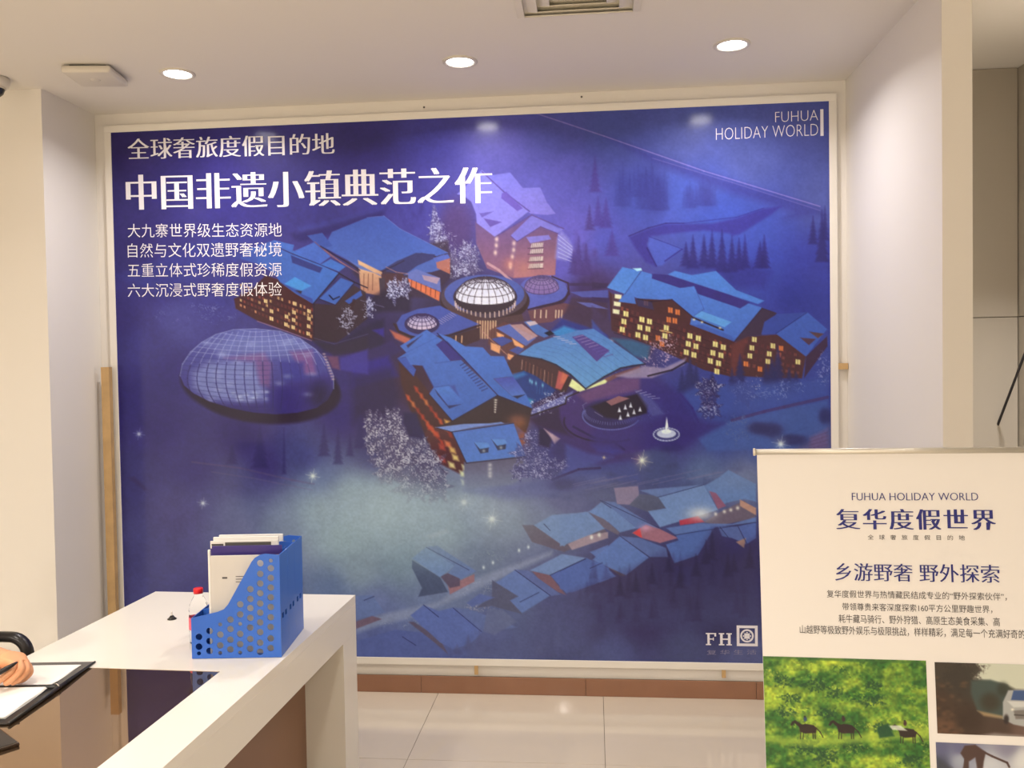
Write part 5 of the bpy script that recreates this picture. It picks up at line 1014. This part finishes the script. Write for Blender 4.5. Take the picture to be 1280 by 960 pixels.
E = [('pel', 'bel'), ('bel', 'che'), ('che', 'nkb'), ('nkb', 'nek'), ('nek', 'hd1'), ('hd1', 'hd2'), ('hd2', 'hd3'), ('che', 'shR'), ('shR', 'elR'), ('elR', 'wrR'), ('wrR', 'haR'), ('che', 'shL'), ('shL', 'elL'), ('elL', 'wrL'),
     ('pel', 'hpR'), ('hpR', 'knR'), ('knR', 'anR'), ('anR', 'toR'), ('pel', 'hpL'), ('hpL', 'knL'), ('knL', 'anL'), ('anL', 'toL')]
# palm and fingers of the writing hand, joined to the wrist
J['pm1'] = (tuple(P0 + Vector((-.045, .030, .030))), (.034, .024)); J['pm2'] = (tuple(P0 + Vector((-.008, .014, .026))), (.036, .024)); E += [('wrL', 'pm1'), ('pm1', 'pm2')]
V = Vector
FN = {'ix': [(.018, -.012, .028, .0115), (.026, -.034, .018, .0100), (.012, -.050, .004, .0092), (-.006, -.055, -.008, .0082)],
      'md': [(.028, .000, .026, .0120), (.042, -.018, .014, .0105), (.030, -.038, -.004, .0094), (.010, -.045, -.014, .0084)],
      'rg': [(.032, .014, .020, .0112), (.048, -.002, .006, .0100), (.038, -.022, -.010, .0090), (.018, -.030, -.018, .0080)],
      'pk': [(.030, .028, .010, .0100), (.046, .014, -.004, .0088), (.038, -.004, -.016, .0080), (.020, -.012, -.020, .0074)],
      'th': [(-.040, -.006, .018, .0130), (-.030, -.034, .010, .0112), (-.010, -.048, .006, .0100), (.002, -.056, -.004, .0088)]}
for f, L in FN.items():
    prev = 'pm2' if f != 'th' else 'pm1'
    for i, (x, y, z, r) in enumerate(L):
        n = f + str(i); J[n] = (tuple(P0 + V((x, y, z))), r * 1.09); E.append((prev, n)); prev = n
for f, (dx_, dy_) in {'a': (.075, -.03), 'b': (.085, -.01), 'c': (.082, .012), 'd': (.07, .03)}.items():      # resting right hand
    J['r' + f] = ((bx0 + .34 + dx_ * .55, by0 - .20 + dy_ * .8, .785), .0095); J['s' + f] = ((bx0 + .34 + dx_, by0 - .20 + dy_, .772), .0085); E += [('haR', 'r' + f), ('r' + f, 's' + f)]
J['rt'] = ((bx0 + .345, by0 - .155, .785), .0115); J['st'] = ((bx0 + .37, by0 - .14, .775), .010); E += [('haR', 'rt'), ('rt', 'st')]
body = skin('body', J, E, 'pel', m_skin, pe, 2)
G = lambda ks, g: {k: (J[k][0], tuple((r + g) for r in (J[k][1] if isinstance(J[k][1], tuple) else (J[k][1],) * 2))) for k in ks}
Js = G(['pel', 'bel', 'che', 'nkb'], .012); Js.update(G(['shR', 'shL'], .014))
eR = V(J['shR'][0]).lerp(V(J['elR'][0]), .7); eL = V(J['shL'][0]).lerp(V(J['elL'][0]), .6); Js['eR'] = (tuple(eR), .066); Js['eL'] = (tuple(eL), .066)
skin('shirt', Js, [('pel', 'bel'), ('bel', 'che'), ('che', 'nkb'), ('che', 'shR'), ('shR', 'eR'), ('che', 'shL'), ('shL', 'eL')], 'pel', m_shirt, pe, 2)
Jt = G(['pel', 'hpR', 'knR', 'anR', 'hpL', 'knL', 'anL'], .012)
skin('trousers', Jt, [('pel', 'hpR'), ('hpR', 'knR'), ('knR', 'anR'), ('pel', 'hpL'), ('hpL', 'knL'), ('knL', 'anL')], 'pel', m_trous, pe, 2)
skin('shoe', {'a': (J['anR'][0][:2] + (.06,), .05), 'b': ((J['toR'][0][0], J['toR'][0][1], .042), .04)}, [('a', 'b')], 'a', m_blackp, pe, 2)
skin('shoe', {'a': (J['anL'][0][:2] + (.06,), .05), 'b': ((J['toL'][0][0], J['toL'][0][1], .042), .04)}, [('a', 'b')], 'a', m_blackp, pe, 2)
# hair and face
hx, hy = bx0 + .02, by0
bm = bmesh.new(); bmesh.ops.create_uvsphere(bm, u_segments=28, v_segments=18, radius=1)
for v_ in list(bm.verts):
    if v_.co.x > .35 and v_.co.z < .45 or v_.co.z < -.55: bm.verts.remove(v_)
for v_ in bm.verts: v_.co = V((hx - .012 - chx + v_.co.x * .108, hy - chy + v_.co.y * .098, 1.375 + v_.co.z * .115))
finish('hair', bm, m_hair, pe, True)
fx = hx + .098 - chx
bm = bmesh.new(); tube(bm, [(fx - .02, 0, 1.375), (fx + .004, 0, 1.345), (fx + .012, 0, 1.325), (fx - .01, 0, 1.318)], [.007, .010, .013, .010], 10); finish('nose', bm, m_skin, pe, True)
for s_ in (-1, 1):
    bm = bmesh.new(); bmesh.ops.create_uvsphere(bm, u_segments=12, v_segments=8, radius=.011, matrix=Matrix.Translation((fx - .018, s_ * .033, 1.362))); finish('eye', bm, m_hair, pe, True)
    bm = bmesh.new(); bmesh.ops.create_uvsphere(bm, u_segments=12, v_segments=8, radius=1, matrix=Matrix.Translation((hx - chx - .002, s_ * .094, 1.345)) @ Matrix.Diagonal((.02, .010, .032, 1))); finish('ear', bm, m_skin, pe, True)
bm = bmesh.new(); tube(bm, [(fx - .022, -.026, 1.290), (fx - .008, 0, 1.288), (fx - .022, .026, 1.290)], [.003, .0065, .003], 8); finish('mouth', bm, mat('lips', rgb(170, 90, 80), .5, noise=.02), pe, True)
# pen
pt = empty('pen', tuple(P0), label='black pen with a silver band held in the writing hand', cat='pen')
pA = on(22, 827.5, 1, P0.y - .030); pB = on(-26, 856, 1, P0.y - .095)
a_ = V(pA) - P0; b_ = V(pB) - P0; d_ = (b_ - a_)
bm = bmesh.new(); tube(bm, [a_, a_ + d_ * .12, a_ + d_ * .3, b_], [.002, .005, .0066, .0066], 14); finish('barrel', bm, m_blackp, pt, True)
bm = bmesh.new(); tube(bm, [a_ + d_ * .50, a_ + d_ * .58], .0072, 14); finish('band', bm, m_chrome, pt, True, label='silver band')
bm = bmesh.new(); tube(bm, [a_ + d_ * .58 + V((0, 0, .0085)), a_ + d_ * .95 + V((0, 0, .0085))], .0016, 8); finish('clip', bm, m_chrome, pt, True)

# ------------------------------------------------------------------ roll-up banner on the right
by, bl, br_ = -.0622, -.0906, -.0083
Rv = np.array([math.cos(by), math.sin(by), 0]); nv = np.array([-math.sin(by), math.cos(by), 0]); Dv = np.array([0, 0, -1.]) * math.cos(bl) + nv * math.sin(bl)
R2 = Rv * math.cos(br_) + Dv * math.sin(br_); D2 = -Rv * math.sin(br_) + Dv * math.cos(br_); BO = np.array([.3445, -2.2284, 1.4096]); BWD = .62
Nb = np.cross(R2, D2)
if Nb[1] > 0: Nb = -Nb                           # toward the viewer
def onb(px, py):
    r = M.T @ np.array([px - 640, 480 - py, -FPX]); t = np.dot(BO - CAM, Nb) / np.dot(r, Nb); P = CAM + t * r - BO; return float(P @ R2), float(P @ D2)
BHT = (BO[2] - .07) / -D2[2] * 1.0
bn = empty('rollup_banner', (BO[0] + .31, BO[1] + BHT * D2[1], 0), label='white roll-up display banner with blue lettering and outdoor photographs, standing at the right', cat='banner')
ob_ = Vector(bn.location)
def bplc(u, v, d): P = BO + R2 * u + D2 * v + Nb * d; return (P[0] - ob_.x, P[1] - ob_.y, P[2] - ob_.z)
def bquad(name, u0, u1, v0, v1, d0, d1, m, **k):
    bm = bmesh.new(); vs = [bm.verts.new(bplc(u, v, d)) for d in (d0, d1) for u, v in ((u0, v0), (u1, v0), (u1, v1), (u0, v1))]
    for f in ((0, 1, 2, 3), (7, 6, 5, 4), (0, 4, 5, 1), (1, 5, 6, 2), (2, 6, 7, 3), (3, 7, 4, 0)): bm.faces.new([vs[i] for i in f])
    return finish(name, bm, m, bn, **k)
bquad('banner_sheet', 0, BWD, .004, BHT, -.0006, 0, m_banner)
bm = bmesh.new(); tube(bm, [bplc(-.004, .002, -.002), bplc(BWD + .004, .002, -.002)], .0065, 12); finish('top_rail', bm, m_alu, bn, True)
for u in (-.007, BWD + .003):
    bm = bmesh.new(); tube(bm, [bplc(u, .002, -.002), bplc(u + .004, .002, -.002)], .0082, 12); finish('end_cap', bm, m_plw, bn, True)
bm = bmesh.new(); pb0 = bplc(BWD / 2, .01, -.012); pb1 = (0, .03, .07); tube(bm, [pb0, pb1], .008, 10); finish('support_pole', bm, m_alu, bn, True)
bm = bmesh.new(); add_box(bm, -.34, .34, -.045, .045, .012, .075, bev=.015, mtx=Matrix.Rotation(by, 4, 'Z')); finish('base_cassette', bm, m_alu, bn, True)
for sx in (-.22, .22): 
    bm = bmesh.new(); add_box(bm, sx - .015, sx + .015, -.15, .13, .0, .0118, bev=.003, mtx=Matrix.Rotation(by, 4, 'Z')); finish('foot', bm, m_alu, bn)
def btext(txt, x0, yt, x1, yb, m, **k):
    a, q = onb(x0, yb), onb(x1, yt); return lettering('lettering', txt, (a[0], a[1], q[0], q[1]), bplc, m, bn, **k)
btext('FUHUA HOLIDAY WORLD', 1064.8, 616, 1222.3, 625.4, m_navy, off=-.016, heavy=.010, label='small navy lettering at the top')
btext('复华度假世界', 1045.4, 636.5, 1244, 661.5, m_navy, off=-.011, heavy=.036, spacing=1.12, label='large navy title lettering')
btext('全球奢旅度假目的地', 1084.7, 669, 1205.6, 674.5, m_ink, spacing=2.6)
btext('乡游野奢 野外探索', 1044, 706, 1248.6, 725.6, m_navy, off=-.009, heavy=.020, label='navy subtitle lettering')
for txt, x0, x1, yt, yb in (('复华度假世界与热情藏民结成专业的“野外探索伙伴”，', 1033.5, 1258, 741, 747), ('带领尊贵来客深度探索160平方公里野趣世界，', 1052.9, 1240, 756.8, 763), ('耗牛藏马骑行、野外狩猎、高原生态美食采集、高', 1048.4, 1249.4, 771.8, 778.3), ('山越野等极致野外娱乐与极限挑战，样样精彩，满足每一个充满好奇的', 999.8, 1281, 787.3, 792)):
    btext(txt, x0, yt, x1, yb, m_ink)
def photo(px0, py0, px1, py1, nx, ny, paint, label):
    u0, v0 = onb(px0, py0); u1, v1 = onb(px1, py1); u0 = max(u0, 0.0005); u1 = min(u1, BWD - .0005)
    U, V_ = np.meshgrid(np.linspace(u0, u1, nx), np.linspace(v0, v1, ny))
    W3 = BO + R2 * U[..., None] + D2 * V_[..., None]; X, Y = proj(W3); cv = Canvas(X, Y); paint(cv)
    o = print_mesh('printed_photo', U, V_, lambda U, V2: BO + R2 * U[..., None] + D2 * V2[..., None] + Nb * .0008 - np.array(ob_), cv, m_photo, bn); o['label'] = label; return o
m_photo = vmat('photo_print', .35, .4)
def Q(*pts): return [(940 + x / 3.765, 750 + y / 3.765) for x, y in pts]
def horses(k):
    n = fbm(k.X, k.Y * 1.5, 26); n2 = fbm(k.X + 99, k.Y * 1.2, 9); n3 = vnoise(k.X, k.Y, 3)
    g = np.clip((n - .3) * 1.6 + (n2 - .5) * .8, 0, 1)[..., None]; d, l = np.array([44, 92, 40]) / 255, np.array([176, 196, 66]) / 255
    k.C = d * (1 - g) + l * g; k.C *= (.82 + .4 * n3)[..., None]
    r_ = np.random.RandomState(4)
    for i in range(90): x, y = 955 + 212 * r_.rand(), 822 + 190 * r_.rand(); k.speck(x, y, 9 + 8 * r_.rand(), 4 + 3 * r_.rand(), [(36, 82, 42), (150, 190, 60), (196, 206, 86), (60, 120, 48)][i % 4], .5, .65, 2.4)
    for x, y, rx, ry in ((150, 380, 50, 25), (300, 400, 60, 30), (400, 440, 50, 25), (560, 470, 70, 30), (180, 460, 60, 20), (570, 400, 40, 20), (350, 530, 50, 25), (160, 520, 45, 30), (350, 740, 50, 40), (470, 680, 50, 30), (750, 760, 50, 30), (250, 690, 60, 40), (600, 600, 30, 30)):
        (X, Y), = Q((x, y)); k.speck(X, Y, rx / 3.5, ry / 3.5, (24, 62, 44), .7, .8, 2.6)
    k.poly(Q((50, 262), (845, 290), (845, 300), (50, 275)), (50, 90, 50), .6, 1)
    k.poly(Q((60, 640), (300, 650), (850, 600), (850, 640), (300, 690), (60, 670)), (158, 184, 70), .6, 3)
    for X0, Y0, fl_ in ((250, 600, 1), (430, 600, 1), (720, 620, 1)):
        D = (42, 30, 34); q = lambda *p: Q(*[(X0 + a, Y0 + b) for a, b in p])
        k.poly(q((-30, -10), (0, -18), (40, -12), (55, 5), (50, 25), (0, 28), (-25, 18)), D, .95, .7)
        k.poly(q((-25, 0), (-50, -22), (-62, -8), (-70, -12), (-62, -28), (-48, -36), (-36, -28), (-14, -14)), D, .95, .7)
        for a in (-20, -8, 36, 46): k.line(q((a, 15), (a - 2 + (a > 0) * 4, 52)), D, 1.1, .95)
        k.line(q((50, 0), (70, 20), (84, 46)), D, 1.3, .9)
        k.blob(*q((0, -40))[0], 2.3, 3.4, (40, 60, 110) if X0 == 250 else (56, 28, 44), .95, 4); k.blob(*q((-2, -52))[0], 1.3, 1.3, (44, 34, 36), .95, 4)
    k.poly(Q((640, 590), (700, 590), (730, 615), (660, 610)), (214, 224, 214), .8, .8); k.poly(Q((585, 600), (640, 580), (670, 640), (600, 650)), (26, 70, 50), .9, 1.5)
def jeep(k):
    rbf(k, [(1172, 835, (60, 54, 48)), (1172, 880, (62, 48, 40)), (1180, 915, (96, 70, 54)), (1200, 850, (54, 50, 46)), (1210, 900, (56, 44, 38)), (1250, 915, (70, 56, 50)), (1280, 915, (100, 80, 74)), (1240, 860, (66, 72, 66)), (1320, 920, (84, 66, 56)), (1330, 880, (80, 74, 66))], 14)
    k.poly(Q((1050, 292), (1510, 300), (1510, 440), (1240, 420), (1200, 400), (1120, 380), (1040, 370), (1080, 330)), (190, 196, 182), 1, 2)
    k.speck(1212, 838, 22, 14, (72, 64, 60), .6, .8, 2.2); k.speck(1196, 846, 20, 18, (52, 48, 44), .7, .9, 2.2)
    k.poly(Q((1030, 380), (1120, 375), (1200, 400), (1220, 460), (1180, 560), (1060, 520), (1030, 440)), (64, 78, 76), .95, 2); k.blob(*Q((1120, 480))[0], 13, 12, (54, 50, 42), .9, 4); k.blob(*Q((1180, 420))[0], 8, 9, (52, 56, 50), .9, 4)
    k.poly(Q((1060, 520), (1180, 545), (1190, 560), (1090, 545)), (160, 138, 104), .8, 1.5)
    for i in range(70): x, y = 1168 + 40 * np.random.RandomState(i).rand(), 846 + 78 * np.random.RandomState(i + 99).rand(); k.blob(x, y, 3, 2, (104, 78, 58) if i % 2 else (48, 38, 32), .35)
    k.poly(Q((1050, 640), (1140, 625), (1300, 640), (1500, 620), (1500, 660), (1050, 660)), (160, 156, 156), .7, 2)
    k.poly(Q((1180, 480), (1205, 425), (1330, 415), (1420, 440), (1480, 520), (1480, 600), (1400, 620), (1230, 585), (1180, 560)), (158, 162, 164), 1, 1); k.poly(Q((1218, 470), (1230, 425), (1310, 425), (1330, 475)), (62, 84, 130), 1, .8); k.poly(Q((1200, 475), (1340, 480), (1400, 500), (1230, 505)), (196, 200, 200), .9, 1)
    k.poly(Q((1230, 520), (1300, 515), (1320, 560), (1240, 560)), (110, 106, 104), .9, 1); k.blob(*Q((1196, 560))[0], 3.5, 6, (36, 32, 34), .95, 4); k.blob(*Q((1420, 600))[0], 8, 9, (30, 28, 28), .95, 4); k.line(Q((1235, 540), (1330, 545)), (60, 56, 56), 1.6, .8); k.blob(*Q((1225, 515))[0], 2, 1.5, (230, 226, 210), .9)
def climber(k):
    rbf(k, [(1175, 932, (92, 94, 128)), (1200, 935, (96, 98, 132)), (1260, 932, (126, 126, 148)), (1300, 935, (150, 150, 164)), (1175, 955, (70, 76, 100)), (1200, 950, (150, 158, 176)), (1240, 960, (186, 192, 202)), (1280, 950, (200, 204, 208)), (1200, 990, (110, 120, 136)), (1280, 990, (150, 156, 160)), (1330, 960, (190, 196, 204))], 16)
    D = (74, 56, 54)
    k.poly(Q((980, 720), (1000, 685), (1050, 680), (1100, 715), (1090, 760), (1085, 800), (1060, 800), (1050, 740), (1020, 760), (1020, 800), (990, 800), (1000, 750)), D, 1, 1); k.line(Q((1080, 710), (1130, 735), (1200, 765), (1210, 785)), D, 2.6, 1); k.line(Q((1005, 750), (1000, 900)), D, 4, 1); k.line(Q((1072, 760), (1080, 900)), D, 4, 1); k.poly(Q((870, 740), (940, 790), (990, 860), (870, 900)), (60, 64, 76), .9, 3)
    k.poly(Q((870, 860), (1500, 900), (1500, 1000), (870, 1000)), (66, 62, 62), .9, 6)
photo(952.5, 820, 1164.6, 1004, 300, 250, horses, 'printed photograph of riders on horses in a green meadow')
photo(1168, 827.5, 1345, 923.5, 240, 130, jeep, 'printed photograph of a white off-road car on a muddy track')
photo(1169.5, 927.5, 1345, 1008, 240, 110, climber, 'printed photograph of a bending figure against clouds')

# thin dark rod leaning in the dim corridor on the right
r0 = on(1237, 558, 0, 1.80); r1 = on(1280, 445, 0, 1.80); d = r1 - r0
s0 = r0 - d / d[2] * r0[2]; s1 = r0 + d / d[2] * (2.25 - r0[2])
rod = empty('leaning_rod', tuple(s0), label='thin black rod slanting across the dim grey wall at the right edge', cat='rod')
bm = bmesh.new(); tube(bm, [(0, 0, .002), tuple(s1 - s0)], .0055, 10); finish('shaft', bm, m_blackp, rod, True)
print('rod', s0, s1)
